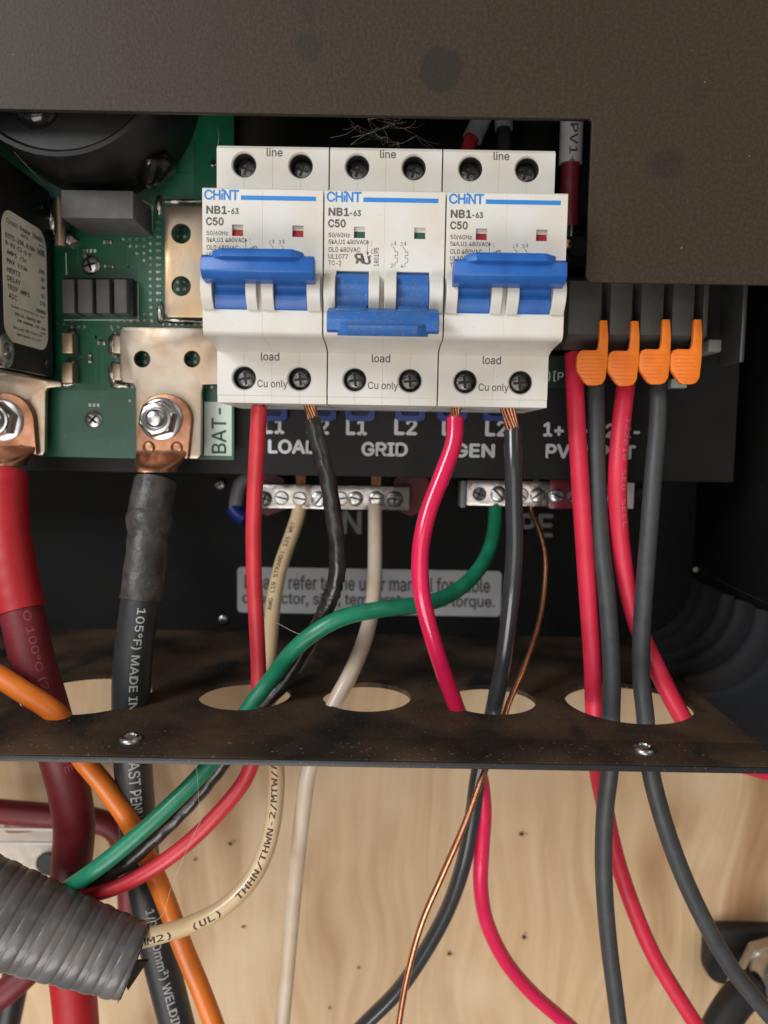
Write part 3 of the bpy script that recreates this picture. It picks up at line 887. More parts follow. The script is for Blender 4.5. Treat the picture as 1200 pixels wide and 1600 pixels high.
# plated terminal plates
def px_poly(pts, Y):
    return [(v.x, v.z) for v in (at(x, y, Y) for x, y in pts)]
def plate(name, pts, Y0, Y1, holes_, mt, bev=.5, parent=None):
    mb = MB().prism(px_poly(pts, Y0), 'y', Y0, Y1, bev, 2)
    if holes_:
        mb = cut(mb, [cyl(at(x, y, Y0), (0, 1, 0), r, -5, 12, 28) for x, y, r in holes_])
    return mb.obj(name, mt, parent or pcb, smooth=35)
T = plate('negative_terminal', [(192, 510), (345, 513), (345, 600), (317, 601), (315, 612), (314, 711), (309, 717), (217, 715), (212, 708), (211, 606), (207, 599), (192, 597), (187, 590), (187, 517)], 287.5, 290, [(222, 561, 3.1), (300, 561, 3.1)], m_tin)
T2 = plate('positive_terminal', [(-60, 588), (60, 590), (72, 592), (95, 596), (96, 604), (74, 606), (71, 612), (70, 706), (66, 712), (-60, 712)], 287.5, 290, None, m_tin)
T3 = plate('bus_strip', [(256, 326), (260, 320), (345, 320), (345, 497), (262, 496), (256, 490)], 286.5, 289, [(283, 365, 3.6), (283, 447, 3.6)], m_tinwarm, .7)
def solder(pts):
    mb = MB()
    for (px, py, w_, h_, d_) in pts:
        c = at(px, py, YPCB)
        bm = bmesh.new()
        bmesh.ops.create_icosphere(bm, subdivisions=3, radius=1)
        for v in bm.verts:
            n = 1 + .16 * math.sin(v.co.x * 7 + px) * math.cos(v.co.z * 6 + py)
            v.co = c + Vector((v.co.x * w_ * n, v.co.y * d_ * n, v.co.z * h_ * n))
        mb.bm(bm)
    return mb
for q_ in [(180, 540, 2.6, 4.5, 3), (180, 585, 2.6, 4.5, 3), (188, 603, 4, 1.2, 1.4)]: solder([q_]).obj('solder_joint', m_solder, T, smooth=80)
for q_ in [(112, 535, 2.6, 5, 2.2), (112, 580, 2.6, 5, 2.2), (100, 600, 5, 1.3, 1.2)]: solder([q_]).obj('solder_joint', m_solder, T2, smooth=80)
MB().pbox(96, 520, 113, 552, 288, 294, .4).obj('terminal_tab', m_tinwarm, T2)
MB().pbox(96, 566, 113, 598, 288, 294, .4).obj('terminal_tab', m_tinwarm, T2)
MB().pbox(176, 524, 190, 552, 289, 294, .4).obj('terminal_tab', m_tin, T)
MB().pbox(176, 568, 190, 594, 289, 294, .4).obj('terminal_tab', m_tin, T)
for q_ in [(250, 322, 1.6, 4, 2), (290, 316, 10, 1.0, 1.6), (290, 502, 9, 1.1, 1.4), (251, 490, 1.5, 4, 1.6)]: solder([q_]).obj('solder_joint', m_solder, T3, smooth=80)
for q_ in [(105, 375, 4.4, 3.2, 4), (88, 345, 2.5, 6, 6)]: solder([q_]).obj('solder_joint', m_solder, pcb, smooth=80)
MB().lathe(at(94, 345, 283), (0, 0.0, 1), [(-9, 1.9), (6, 2.2), (8, 1.6)], 16).obj('terminal_post', m_tin, pcb)
# big potted inductor
ic = at(85, 63, 255)
ind = MB().lathe(ic, (0, 1, 0), [(.9, 0), (.9, 15), (1.0, 33.0), (0, 34.0), (.2, 35.4), (1.6, 36.2), (33, 36.4), (39.5, 36.4)], 64).obj('inductor', m_black, pcb, smooth=35)
MB().lathe(at(55, 165, 255), (0, 1, 0), [(-3, 0), (-2.6, 4), (-1, 6.5), (1.2, 7.2)], 24).obj('resin_boss', m_gloss, ind, smooth=60)
mb = MB()
bm = bmesh.new(); bmesh.ops.create_icosphere(bm, subdivisions=4, radius=1)
c = at(243, 266, 284)
rot_ = Matrix.Rotation(R(-32), 3, 'Y')
for v in bm.verts:
    n = 1 + .18 * math.sin(v.co.x * 3 + 1) * math.cos(v.co.z * 3) + .05 * math.sin(v.co.y * 5 + v.co.x * 6)
    v.co = c + rot_ @ Vector((v.co.x * 8.5 * n, v.co.y * 8 * n, v.co.z * 4.6 * n))
mb.bm(bm).obj('resin_lump', m_gloss, ind, smooth=80)
# second darker board to the right of it
MB().pbox(307, 150, 345, 318, 297, 299).obj('daughter_board', M('dark_green_mask', S(10, 46, 34), .3), pcb, smooth=0)
screw(pcb, 335, 258, 297, 2.6, 2.0)
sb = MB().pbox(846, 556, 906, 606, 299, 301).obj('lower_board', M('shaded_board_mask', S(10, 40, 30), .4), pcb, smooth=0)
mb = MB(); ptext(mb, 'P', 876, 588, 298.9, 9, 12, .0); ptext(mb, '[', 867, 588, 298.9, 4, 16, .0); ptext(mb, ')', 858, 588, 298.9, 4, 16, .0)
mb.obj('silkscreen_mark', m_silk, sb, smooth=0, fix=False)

# ------------------------------------------------------------------ battery breaker with its rating label
XL = at(82, 430, 291).x
zb_, zt_ = at(82, 590, 291).z, at(80, 300, 291).z
bb = thing('battery_breaker', 'black box breaker with a white rating label, at the left edge', 'breaker', (XL - 20, 265, zb_))
MB().box(XL - 42, XL, 238, 290.5, zb_, zt_, .8).obj('case', m_black, bb, smooth=30)
YLb = (250, 286)
def lab_pt(u, v):                 # u 0..1 near to far, v mm height
    return Vector((XL, YLb[0] + (YLb[1] - YLb[0]) * u, v))
def side_z(px, py):
    # height where the ray meets the label plane x = XL
    d = fwd + rt * ((px - 600) / FPX) + upv * ((800 - py) / FPX)
    return d * (XL / d.x)
la, lb = side_z(4, 420), side_z(72, 420)
lt, lo_ = side_z(40, 345), side_z(40, 540)
y0_, y1_, z0_, z1_ = la.y, lb.y, lo_.z, lt.z
rr = 6.0
pts = []
for (cy, cz, a0) in [(y1_ - rr, z1_ - rr, 0), (y0_ + rr, z1_ - rr, 90), (y0_ + rr, z0_ + rr, 180), (y1_ - rr, z0_ + rr, 270)]:
    for k in range(9):
        t = R(a0 + 90 * k / 8); pts.append((cy + rr * math.cos(t), cz + rr * math.sin(t)))
lab = MB().prism(pts, 'x', XL, XL + .2).obj('rating_label', m_label, bb, smooth=0)
mb = MB()
EY = Vector((0, 1, 0))
lw, lh = y1_ - y0_, z1_ - z0_
def ltext(s_, u0, u1, v, h_, b_=.0):
    flat_text(mb, s_, (XL + .25, y0_ + lw * (u0 + u1) / 2, z1_ - lh * v), EY, EZ, lw * (u1 - u0), h_ * lh, max(b_, .012), True)
for a_ in [('Circuit Breaker 250508F', .09, .90, .085, .036), ('DATA', .40, .56, .135, .024), ('LINE', .78, .95, .175, .026), ('B3T5-200.0/80-2600', .06, .95, .20, .040, .01), ('B-02-C1-Q-K', .06, .62, .26, .036, .01),
           ('AMPS /In', .08, .50, .325, .036, .01), ('200', .80, .93, .345, .032), ('MAX V/Ue', .08, .52, .39, .036, .01), ('80', .85, .93, .41, .032), ('HERTZ', .08, .36, .455, .036, .01), ('=', .86, .93, .475, .016, .02),
           ('DELAY', .08, .36, .52, .036, .01), ('02', .85, .93, .545, .032), ('TRIP AMPS', .08, .56, .585, .036, .01), ('270', .80, .93, .61, .032), ('AIC', .10, .27, .65, .036, .01), ('10000A', .70, .95, .68, .032),
           ('Torque: 3.4~4.0 N.m for stud', .14, .90, .725, .024), ('SPECIAL PURPOSE NOT', .22, .82, .775, .024), ('FOR GENERAL USE', .27, .78, .82, .022), ('LOAD', .82, .93, .82, .022), ('Zhejiang BSB Electrical', .18, .86, .885, .026), ('Appliances Co.,Ltd', .25, .80, .93, .026)]:
    ltext(*a_)
for v_, s_ in ((.135, -1), (.86, 1)):
    c = Vector((XL + .25, y0_ + lw * .87, z1_ - lh * v_))
    mb.add([c + Vector((0, -2, -.12)), c + Vector((0, 2, -.12)), c + Vector((0, 2, .12)), c + Vector((0, -2, .12))], [(0, 1, 2, 3)])
    mb.add([c + Vector((0, 2 * s_, 0)), c + Vector((0, 1 * s_, .5)), c + Vector((0, 1 * s_, -.5))], [(0, 1, 2)])
mb.obj('label_print', m_ink, lab, smooth=0, fix=False)
for (px, py) in [(69, 323), (73, 568)]:
    q = side_z(px, py)
    screw(bb, 0, 0, 0, 1.6, .6, m_wellscrew, 'rivet', False, axis=(1, 0, 0), c=q)
q = side_z(4, 548)
MB().lathe(q, (1, 0, 0), [(-1, 5.5), (1.0, 5.5), (1.6, 4.6), (1.6, 2.8), (.2, 2.6), (.1, 0)], 28).obj('metal_collar', m_steel, bb)
MB().prism([(240, zb_ - .4), (289.5, zb_ - .4), (289.5, zb_ - 1.6), (240, zb_ - 1.6)], 'x', XL - 42, XL - 2, .2).obj('connecting_strap', m_steel, bb)

# ------------------------------------------------------------------ cable lugs and bolts
def bolt(px, py, label):
    c = at(px, py, 283.6)
    t = thing('terminal_bolt', label, 'bolt', c, 'flanged nuts on the battery terminals')
    MB().lathe(c, (0, -1, 0), [(0, 7.9), (.8, 7.9), (1.5, 6.9)], 40).obj('washer', m_steel, t)
    MB().lathe(c, (0, -1, 0), [(1.3, 6.7), (2.0, 6.9), (5.8, 6.9), (6.7, 6.0)], 6, ref=(.25, 0, 1)).obj('nut', m_steel, t, smooth=20)
    MB().lathe(c, (0, -1, 0), [(6.6, 5.6), (7.4, 5.3), (7.6, 4.6), (7.2, 3.7), (5.6, 3.5)], 32).obj('nut_collar', m_steel, t)
    st = MB()
    prof_ = []
    for k in range(24):
        d = 2 + k * .28
        prof_.append((d, 3.25 if k % 2 else 2.95))
    prof_ += [(9.0, 2.7), (9.3, 2.2), (9.3, 0)]
    st.lathe(c, (0, -1, 0), prof_, 24)
    st.obj('stud', m_steel, t)
    return t
def lug(parent, tx, ty, path_top, wtop, Yf=283.6):
    """flat copper palm round the bolt, flaring into the crimp barrel"""
    c = at(tx, ty, Yf)
    hw = wtop / 2
    e = path_top                         # top of the barrel (world mm)
    N = 20
    secs = []
    # palm: rounded head
    mb = MB()
    pts = []
    for k in range(17):
        a = R(180 * k / 16)
        pts.append((c.x + hw * math.cos(a), c.z + hw * math.sin(a)))
    low = (e.z + (c.z - e.z) * .26)
    dx = (e.x - c.x) * .55
    pts += [(c.x - hw * .98 + dx, low), (c.x + hw * .98 + dx, low)]
    mb.prism(pts, 'y', Yf, Yf + 3.4, .4)
    o = mb.obj('cable_lug', m_lug, parent, smooth=35)
    # flare
    vs_, fs_ = [], []
    seg = 28
    rows = 9
    for i in range(rows):
        t = i / (rows - 1)
        s = t * t * (3 - 2 * t)
        cx = c.x + dx * .9 + (e.x - c.x - dx * .9) * t; cz = low + 3 + (e.z - low - 3) * t
        cy = Yf + 1.7 + (e.y - Yf - 1.7) * s
        a_ = hw * .97 + (7.2 - hw * .97) * s; b_ = 1.75 + (7.2 - 1.75) * s
        for k in range(seg):
            an = 2 * math.pi * k / seg
            ex = 2 / (2 + 6 * (1 - s))
            cc, ss = math.cos(an), math.sin(an)
            vs_.append(Vector((cx + a_ * math.copysign(abs(cc) ** ex, cc), cy + b_ * math.copysign(abs(ss) ** ex, ss), cz)))
    for i in range(rows - 1):
        for k in range(seg):
            k2 = (k + 1) % seg
            fs_.append((i * seg + k, i * seg + k2, (i + 1) * seg + k2, (i + 1) * seg + k))
    fs_.append(tuple(range(seg))); fs_.append(tuple((rows - 1) * seg + k for k in range(seg)))
    MB().add(vs_, fs_).obj('crimp_barrel', m_lug, o, smooth=60)
    m_dim = M('dimple_copper', (.42, .19, .1, 1), .42, 1.0)
    for sx in (-.55, .5):
        p = Vector((c.x + hw * sx + dx * .5, Yf - .02, c.z - hw - .2))
        MB().lathe(p, (0, -1, 0), [(.02, 0), (.03, 1.0), (.12, 1.5), (.4, 1.9), (.1, 2.3), (-.2, 2.4)], 20).obj('punch_mark', m_lug, o, smooth=60)
    return o
def W_(pts):
    """pixel + depth control points; a pair (px, py) is where the wire passes the shelf plane, the depths beside it ease towards that"""
    ci = [i for i, p in enumerate(pts) if len(p) == 2]
    ys = [p[2] if len(p) == 3 else None for p in pts]
    if ci:
        i = ci[0]
        yc = atz(pts[i][0], pts[i][1], HS).y
        a, b = pts[i - 1], pts[i + 1]
        da = math.dist(a[:2], pts[i][:2]); db = math.dist(b[:2], pts[i][:2])
        dl = yc - (a[2] * db + b[2] * da) / (da + db)
        for j, p in enumerate(pts):
            ys[j] = yc if j == i else p[2] + dl * math.exp(-(math.dist(p[:2], pts[i][:2]) / 230) ** 2)
    return [at(p[0], p[1], y) for p, y in zip(pts, ys)]

bolt(252, 655, 'shiny flanged nut and stud on the terminal beside the BAT- tag')
bolt(4, 657, 'shiny flanged nut cut by the left edge above the red battery cable')

def noise1(i, k=1.0, seed=0):
    return math.sin(i * .9 * k + seed) * .5 + math.sin(i * .37 * k + seed * 2.1) * .5
# black battery cable
pb = Path(W_([(243, 752, 280), (236, 790, 277), (232, 840, 274), (226, 890, 272), (219, 940, 271), (211, 1000, 271), (206, 1055, 271), (205, 1098), (207, 1180, 272), (212, 1250, 275), (219, 1330, 278), (230, 1400, 280), (246, 1480, 282), (266, 1560, 284), (284, 1630, 286)]))
t = thing('battery_cable', 'thick black battery cable with white print, bolted beside the BAT- tag', 'cable', pb.p[-1], 'thick battery cables')
MB().tube(pb, 6.65, 40).obj('jacket', m_weld, t, smooth=60)
i0 = pb.near(218, 938)
sp = pb.sub(0, pb.s[i0])
def shr(s_, i):
    r = 7.6 - .45 / (1 + math.exp(-(s_ - 23) * .9))
    r += .55 * math.exp(-((s_ - 15) / 2.4) ** 2) - .45 * math.exp(-((s_ - 20.5) / 1.6) ** 2)
    return lambda a: r + .10 * math.sin(a * 3 + s_ * .5) + (.35 * math.exp(-((s_ - 14) / 2.5) ** 2) * max(0, math.cos(a - 1.6)))
MB().tube(sp, shr, 36).obj('heat_shrink', m_shrinkblk, t, smooth=60)
lug(t, 258, 657, pb.p[0] + Vector((0, 0, 3.5)), 19.5)
def cp(): mb.obj('cable_print', m_wprint, t, smooth=0, fix=False)
mb = MB()
a_ = pb.s[pb.near(216, 945)]
tube_text(mb, pb, 6.65, '105°F) MADE IN USA', a_, 3.4, 45, 1, 22, .01)
cp(); mb = MB()
a_ = pb.s[pb.near(208, 1186)]
tube_text(mb, pb, 6.65, 'EAST PENN', a_ - 5, 3.8, 26, 1, 22, .01)
cp(); mb = MB()
a_ = pb.s[pb.near(230, 1405)]
tube_text(mb, pb, 6.65, '1/0 (50mm²) WELDING', a_, 4.0, 58, 1, 22, .01)
mb.obj('cable_print', m_wprint, t, smooth=0, fix=False)

# red battery cable
pr_ = Path(W_([(8, 742, 280), (8, 790, 276), (14, 850, 273), (24, 910, 271), (37, 970, 270), (53, 1040, 270), (71, 1098), (94, 1180, 272), (108, 1235, 274), (116, 1290, 275), (112, 1350, 277), (106, 1420, 279), (110, 1500, 282), (116, 1560, 284), (122, 1630, 286)]))
t = thing('battery_cable', 'thick maroon battery cable with bright red sleeve, at the left edge', 'cable', pr_.p[-1], 'thick battery cables')
MB().tube(pr_, 7.3, 40).obj('jacket', m_maroon, t, smooth=60)
sp = pr_.sub(0, pr_.s[pr_.near(36, 953)])
MB().tube(sp, lambda s_, i: 7.9 - .4 * math.exp(-((s_ - 22) / 3) ** 2) + .1 * math.sin(s_), 32).obj('heat_shrink', m_shrinkred, t, smooth=60)
sp = pr_.sub(pr_.s[pr_.near(108, 1500)], pr_.len)
MB().tube(sp, lambda s_, i: 8.4, 32).obj('heat_shrink', m_shrinkred, t, smooth=60)
lug(t, 8, 659, pr_.p[0] + Vector((0, 0, 3.5)), 21)
mb = MB()
tube_text(mb, pr_, 7.3, 'O 100°C (221°F) MADE', pr_.s[pr_.near(38, 958)], 3.0, 56, 1, 38, .008)
mb.obj('cable_print', m_faint2, t, smooth=0, fix=False)

# ------------------------------------------------------------------ wires
WG = 'building wires landed on breakers and busbars'
def wire(name, label, pts, r, mt, group=WG, cat='wire', seg=18, strand=None, rfun=None, texts=(), tmat=None):
    pa = Path(W_(pts))
    if not strand and not texts:
        return MB().tube(pa, rfun or r, seg).obj(name, mt, None, smooth=60, label=label, cat=cat, group=group), pa
    t = thing(name, label, cat, pa.p[-1], group)
    MB().tube(pa, rfun or r, seg).obj('jacket', mt, t, smooth=60)
    if strand:
        # bare strands leaving the jacket towards the terminal
        mb = MB()
        a0 = pa.p[0]; e = at(*strand[0])
        rb, rs = strand[1], strand[2]
        d = (a0 - e)
        for k in range(14):
            an = k * 2 * math.pi / 10 if k < 10 else k * math.pi / 2
            rk = rb * (1.12 if k < 10 else .5) * random.uniform(.9, 1.12)
            off = Vector((math.cos(an), math.sin(an), 0)) * rk
            tw = Vector((math.cos(an + .7), math.sin(an + .7), 0)) * rk
            q = Path([e + off * 1.0 - d * .6, e + off, a0 + tw * .9, a0 + tw * .9 - d.normalized() * -3])
            mb.tube(q, rs * .66, 8)
        mb.obj('copper_strands', m_copper, t, smooth=60)
        # torn rim of the insulation
        mb = MB()
        for k in range(12):
            an = 2 * math.pi * k / 12 + random.uniform(-.2, .2)
            n_ = pa.n[0] * math.cos(an) + pa.b[0] * math.sin(an)
            w = pa.t[0].cross(n_) * .5
            p = a0 + n_ * r * .93
            mb.add([p - w, p + w, p - pa.t[0] * random.uniform(.2, .9) + n_ * random.uniform(-.1, .3)], [(0, 1, 2)])
        mb.obj('cut_edge', mt, t, smooth=0, fix=False)
    if texts:
        for (s_, sp_, cap, ln, dr, ang) in texts:
            mb = MB()
            tube_text(mb, pa, r, s_, pa.s[pa.near(*sp_)], cap, ln, dr, ang, .012, mono=True)
            mb.obj('wire_print', tmat, t, smooth=0, fix=False)
    return t, pa

wire('load_wire', 'red wire dropping from the left breaker, curving away below the shelf',
     [(405, 636, 263), (403, 680, 263), (399, 750, 265), (396, 830, 267), (397, 900, 269), (401, 980, 271), (404, 1050, 272), (403, 1100), (400, 1160, 268), (386, 1212, 266), (340, 1272, 262), (275, 1332, 259), (205, 1376, 258), (150, 1396, 259), (90, 1410, 262)],
     2.75, m_redw, strand=((407, 624, 263), 1.2, .62))
def crumple(s_, i):
    w = math.exp(-((s_ - 62) / 8) ** 2)
    return lambda a: 2.85 + .10 * math.sin(s_ * .8 + a * 2) + w * (.38 * math.sin(s_ * 1.9 + a * 2) + .2 * math.sin(s_ * 3.1 - a * 3)) + .12 * math.sin(a * 5 + s_ * .15)
wire('load_wire', 'scuffed black wire from the left breaker, crumpled where the green wire crosses it',
     [(489, 656, 263), (498, 695, 262), (511, 745, 261), (520, 800, 261), (527, 850, 261), (527, 892, 263), (518, 930, 266), (500, 972, 269), (473, 1022, 272), (438, 1072, 272), (412, 1100), (372, 1160, 269), (338, 1205, 268), (290, 1262, 265), (238, 1312, 262), (188, 1354, 261), (140, 1385, 262)],
     2.9, m_blackw, strand=((484, 634, 263), 1.55, .78), rfun=crumple)
wire('neutral_wire', 'cream wire with black print running from busbar down into the grey conduit',
     [(469, 782, 322), (467, 800, 320), (456, 835, 314), (440, 880, 306), (429, 930, 298), (423, 985, 289), (419, 1040, 280), (417, 1086), (424, 1140, 270), (431, 1190, 268), (431, 1245, 266), (420, 1315, 262), (396, 1370, 258), (352, 1416, 254), (300, 1444, 251), (250, 1460, 248), (210, 1470, 246), (170, 1478, 243)],
     3.0, m_cream, texts=[('MM2)  (UL)  THHN/THWN-2/MTW/AWM', (216, 1468), 2.5, 90, -1, 4), ('AWG (19 STRAND) 125 WET', (424, 960), 2.0, 40, -1, 14)], tmat=m_inkbr)
wire('neutral_wire', 'plain whitish wire hanging from busbar through the middle cable hole',
     [(586, 782, 322), (586, 800, 320), (586, 850, 314), (585, 910, 305), (580, 960, 297), (566, 1010, 288), (546, 1056, 279), (523, 1099), (502, 1150, 272), (484, 1195, 273), (473, 1270, 276), (462, 1370, 281), (453, 1470, 285), (445, 1560, 288), (438, 1630, 290)],
     2.95, m_whitew)
wire('ground_wire', 'green wire sweeping left from the right busbar across other wires to the conduit',
     [(774, 778, 322), (774, 795, 320), (772, 830, 314), (761, 868, 305), (737, 903, 294), (702, 930, 283), (655, 945, 271), (595, 952, 262), (535, 965, 257), (492, 988, 256), (455, 1020, 258), (424, 1060, 262), (392, 1102), (348, 1170, 260), (312, 1212, 257), (262, 1262, 254), (202, 1316, 252), (152, 1356, 251), (105, 1388, 253), (60, 1412, 257)],
     2.9, m_greenw)
wire('generator_wire', 'glossy pink wire bowing left below the right breaker, through the fourth hole',
     [(711, 653, 262), (709, 690, 261), (691, 742, 259), (669, 800, 257), (657, 860, 256), (658, 920, 257), (671, 980, 260), (690, 1042, 264), (714, 1107), (735, 1160, 270), (750, 1212, 272), (756, 1265, 274), (753, 1325, 277), (751, 1385, 279), (761, 1442, 282), (790, 1502, 286), (832, 1552, 290), (882, 1596, 294), (925, 1635, 297)],
     2.95, m_pinkw, strand=((713, 634, 262), 1.3, .65))
wire('generator_wire', 'glossy charcoal wire with wide bare copper end below the right breaker',
     [(801, 674, 262), (802, 720, 260), (803, 790, 259), (804, 850, 259), (800, 920, 261), (791, 1000, 265), (782, 1055, 267), (772, 1107), (760, 1160, 268), (747, 1215, 270), (738, 1280, 273), (724, 1350, 276), (700, 1420, 280), (662, 1490, 285), (620, 1550, 290), (570, 1600, 294), (530, 1640, 297)],
     3.0, m_charw, strand=((792, 634, 262), 1.9, .85))
wire('bare_ground_wire', 'thin bare copper wire from the right busbar, crossing in front of charcoal wire',
     [(828, 780, 322), (830, 797, 320), (842, 826, 314), (852, 866, 307), (850, 930, 298), (841, 980, 290), (820, 1040, 280), (796, 1096), (775, 1160, 263), (756, 1208, 257), (726, 1288, 253), (690, 1370, 252), (660, 1440, 253), (640, 1510, 255), (628, 1570, 257), (618, 1640, 259)],
     1.12, m_copper, seg=14)
PG = 'solar wires hanging from the orange lever terminals'
wire('solar_wire', 'pinkish red cable under the first orange lever, passing behind a black cable below',
     [(896, 555, 279), (898, 600, 275), (902, 680, 272), (907, 760, 271), (913, 850, 271), (920, 950, 271), (926, 1040, 271), (928, 1104), (931, 1160, 274), (934, 1205, 278), (946, 1265, 283), (963, 1340, 285), (990, 1420, 285), (1020, 1490, 285), (1055, 1550, 285), (1100, 1620, 285)],
     3.15, m_pvred, group=PG)
wire('solar_wire', 'dull black cable under the second orange lever, hanging nearly straight',
     [(930, 570, 281), (931, 610, 277), (932, 680, 275), (934, 760, 273), (939, 850, 271), (948, 930, 269), (954, 1010, 268), (956, 1070, 267), (955, 1117), (953, 1200, 265), (946, 1260, 266), (943, 1330, 267), (945, 1400, 268), (952, 1480, 270), (962, 1560, 272), (972, 1640, 274)],
     3.1, m_pvblack, group=PG)
wire('solar_wire', 'red printed cable under the middle levers, swinging right behind black cable',
     [(980, 570, 281), (978, 600, 277), (972, 650, 274), (966, 720, 272), (965, 780, 272), (970, 850, 274), (981, 920, 277), (1001, 990, 279), (1030, 1052, 279), (1056, 1103), (1086, 1150, 282), (1130, 1184, 285), (1180, 1200, 287), (1260, 1222, 290)],
     3.3, m_pvred, group=PG, texts=[('122810 SEO SEEL', (973, 655), 1.9, 38, 1, 24)], tmat=m_faint)
wire('solar_wire', 'dull black cable under the last levers, arcing down to the lower right',
     [(1029, 570, 279), (1029, 610, 275), (1027, 670, 271), (1021, 740, 268), (1014, 830, 266), (1007, 920, 265), (1002, 1000, 265), (1002, 1060, 265), (1008, 1116), (1015, 1195, 257), (1030, 1260, 257), (1060, 1350, 259), (1096, 1430, 261), (1140, 1508, 264), (1182, 1562, 266), (1240, 1630, 268)],
     3.1, m_pvblack, group=PG)
wire('orange_cable', 'smooth orange cable entering the first hole and running behind the thin wires',
     [(-40, 1036, 249), (0, 1058, 248.5), (35, 1080, 247.5), (66, 1099, 248), (92, 1120, 249), (108, 1150, 253), (126, 1182, 258), (162, 1226, 261), (200, 1280, 263), (230, 1340, 265), (256, 1400, 265), (286, 1480, 264), (311, 1540, 264), (334, 1600, 264), (348, 1640, 264)],
     3.6, m_orange, group=None, cat='cable')
wire('background_cable', 'dark red cable running sideways across the plywood, lower left',
     [(-60, 1262, 345), (0, 1268, 345), (70, 1274, 345), (140, 1280, 346), (178, 1294, 347), (194, 1322, 348), (200, 1365, 349), (203, 1420, 350)],
     5.6, m_maroon, group=None, cat='cable')
wire('background_cable', 'dusky red cable slanting out from under the conduit at the left edge',
     [(-60, 1600, 300), (-20, 1570, 302), (20, 1540, 304), (60, 1500, 308), (85, 1450, 312)], 5.6, m_maroon, group=None, cat='cable')
wire('background_cable', 'black cable in the bottom left corner beneath the conduit',
     [(0, 1660, 318), (8, 1610, 320), (18, 1560, 322), (30, 1500, 325), (40, 1450, 328)], 6.0, m_weld, group=None, cat='cable')

# wires and sleeves seen above the breakers
def sleeved(label, wpts, r, mt, spts, sr, txt=None):
    pa = Path(W_(wpts)); t = thing('internal_wire', label, 'wire', pa.p[-1], 'wires above the breakers')
    MB().tube(pa, r, 16).obj('jacket', mt, t, smooth=60)
    ps = Path(W_(spts))
    s = MB().tube(ps, sr, 20).obj('marker_sleeve', m_sleeve, t, smooth=60)
    if txt:
        mb = MB(); tube_text(mb, ps, sr, txt, 12.5, 2.6, 13, 1, 0, .014)
        mb.obj('sleeve_print', m_print, s, smooth=0, fix=False)
sleeved('red wire with tilted white sleeve above the right breaker', [(760, 165, 290), (742, 205, 288), (731, 232, 286), (728, 262, 285)], 2.6, m_redw, [(768, 148, 290), (757, 175, 289.4), (738, 217, 287.6)], 3.6)
sleeved('black wire with upright white sleeve above the right breaker', [(787, 150, 290), (787, 200, 288), (788, 240, 286), (788, 270, 285)], 2.5, m_pvblack, [(787, 140, 290.3), (787, 165, 289.4), (787, 202, 288)], 3.3)
sleeved('dark red wire with white PV sleeve beside the cover edge', [(894, 150, 276), (893, 200, 276), (891, 260, 277), (889, 330, 279), (889, 352, 280)], 3.3, m_maroon, [(894, 140, 276), (893.5, 190, 276), (891, 256, 277)], 4.0, 'PV1+')
tb = thing('solar_input_terminal', 'small black terminal stud half hidden beside the right breaker', 'terminal', at(893, 400, 292))
MB().lathe(at(895, 395, 296), (0, -1, 0), [(0, 7), (6, 6.6), (6, 4), (9, 3.6), (9, 2)], 24).obj('terminal_body', m_black, tb)
MB().lathe(at(893, 357, 284), (0, 0, 1), [(-3, 1.5), (2.5, 1.5), (3, 1)], 12).obj('ferrule', m_steel, tb)
MB().lathe(at(887, 382, 286), (0, -1, 0), [(0, 1.6), (1, 1.5), (1.4, 0)], 14).obj('brass_screw', m_copper, tb)

# ------------------------------------------------------------------ lever terminal block
lv = thing('lever_terminal', 'dark grey four-way terminal block with orange levers below the cover', 'terminal block', at(995, 600, 275))
mb = MB()
X = [888, 939, 987, 1036, 1085, 1105]
def zz(py, Y): return at(995, py, Y).z
for i in range(4):
    xa = at(X[i] + (13 if i else 0) + (1 if i else 0), 500, 268).x; xb = at((939, 987, 1036, 1084)[i], 500, 268).x
    pr = [(268, zz(440, 268)), (268, zz(523, 268)), (276, zz(549, 276)), (298, zz(549, 298)), (298, zz(430, 298))]
    hs = MB().prism(pr, 'x', xa, xb, .25).obj('housing', m_house, lv, smooth=30)
    xc = at((952, 1000, 1049, 1097)[i], 500, 268).x
    MB().prism([(276, zz(440, 268)), (276, zz(545, 276)), (298, zz(545, 298)), (298, zz(430, 298))], 'x', xb + .02, xc - .02).obj('slot', m_slot, hs, smooth=0)
MB().prism([(268, zz(440, 268)), (268, zz(523, 268)), (276, zz(549, 276)), (298, zz(549, 298)), (298, zz(430, 298))], 'x', at(1098, 500, 268).x, at(1106, 500, 268).x, .25).obj('end_plate', m_house, lv, smooth=30)
for i, dx in enumerate((0, 49, 98, 147)):
    pts = [(937.5, 500), (949.5, 500), (951, 525), (950, 562), (946.5, 592), (941, 600), (934, 602), (920, 602), (914, 598), (902, 580), (900.5, 572), (901.5, 557), (905, 549), (911, 546.5), (931, 547), (934.5, 544), (936.5, 532)]
    dy = (0, 1, -1.5, -1.5)[i]
    o = MB().prism(px_poly([(x + dx, y + dy) for x, y in pts], 265.6), 'y', 265.6, 267.9, .4).obj('lever', m_lever, lv, smooth=35)
    mb = MB()
    for k in range(7):
        a = at(907 + dx, 556 + k * 6 + dy, 265.6); b = at(944 + dx, 556 + k * 6 + dy, 265.6)
        mb.box(a.x, b.x, 265.46, 265.7, a.z - .12, a.z + .12)
    mb.obj('grip_ridge', m_lever, o, smooth=0)
    # pivot that joins the lever to its slot
    s = at(944 + dx, 512 + dy, 265.6)
    MB().box(s.x - .6, s.x + 1.2, 267.6, 277, s.z - 1.0, s.z + 2.0, .3).obj('lever_pivot', m_lever, o, smooth=30)
MB().pbox(1049, 592, 1074, 606, 292, 297, .4).obj('plug_body', M('pale_green_plug', S(150, 168, 156), .4), lv, smooth=30)
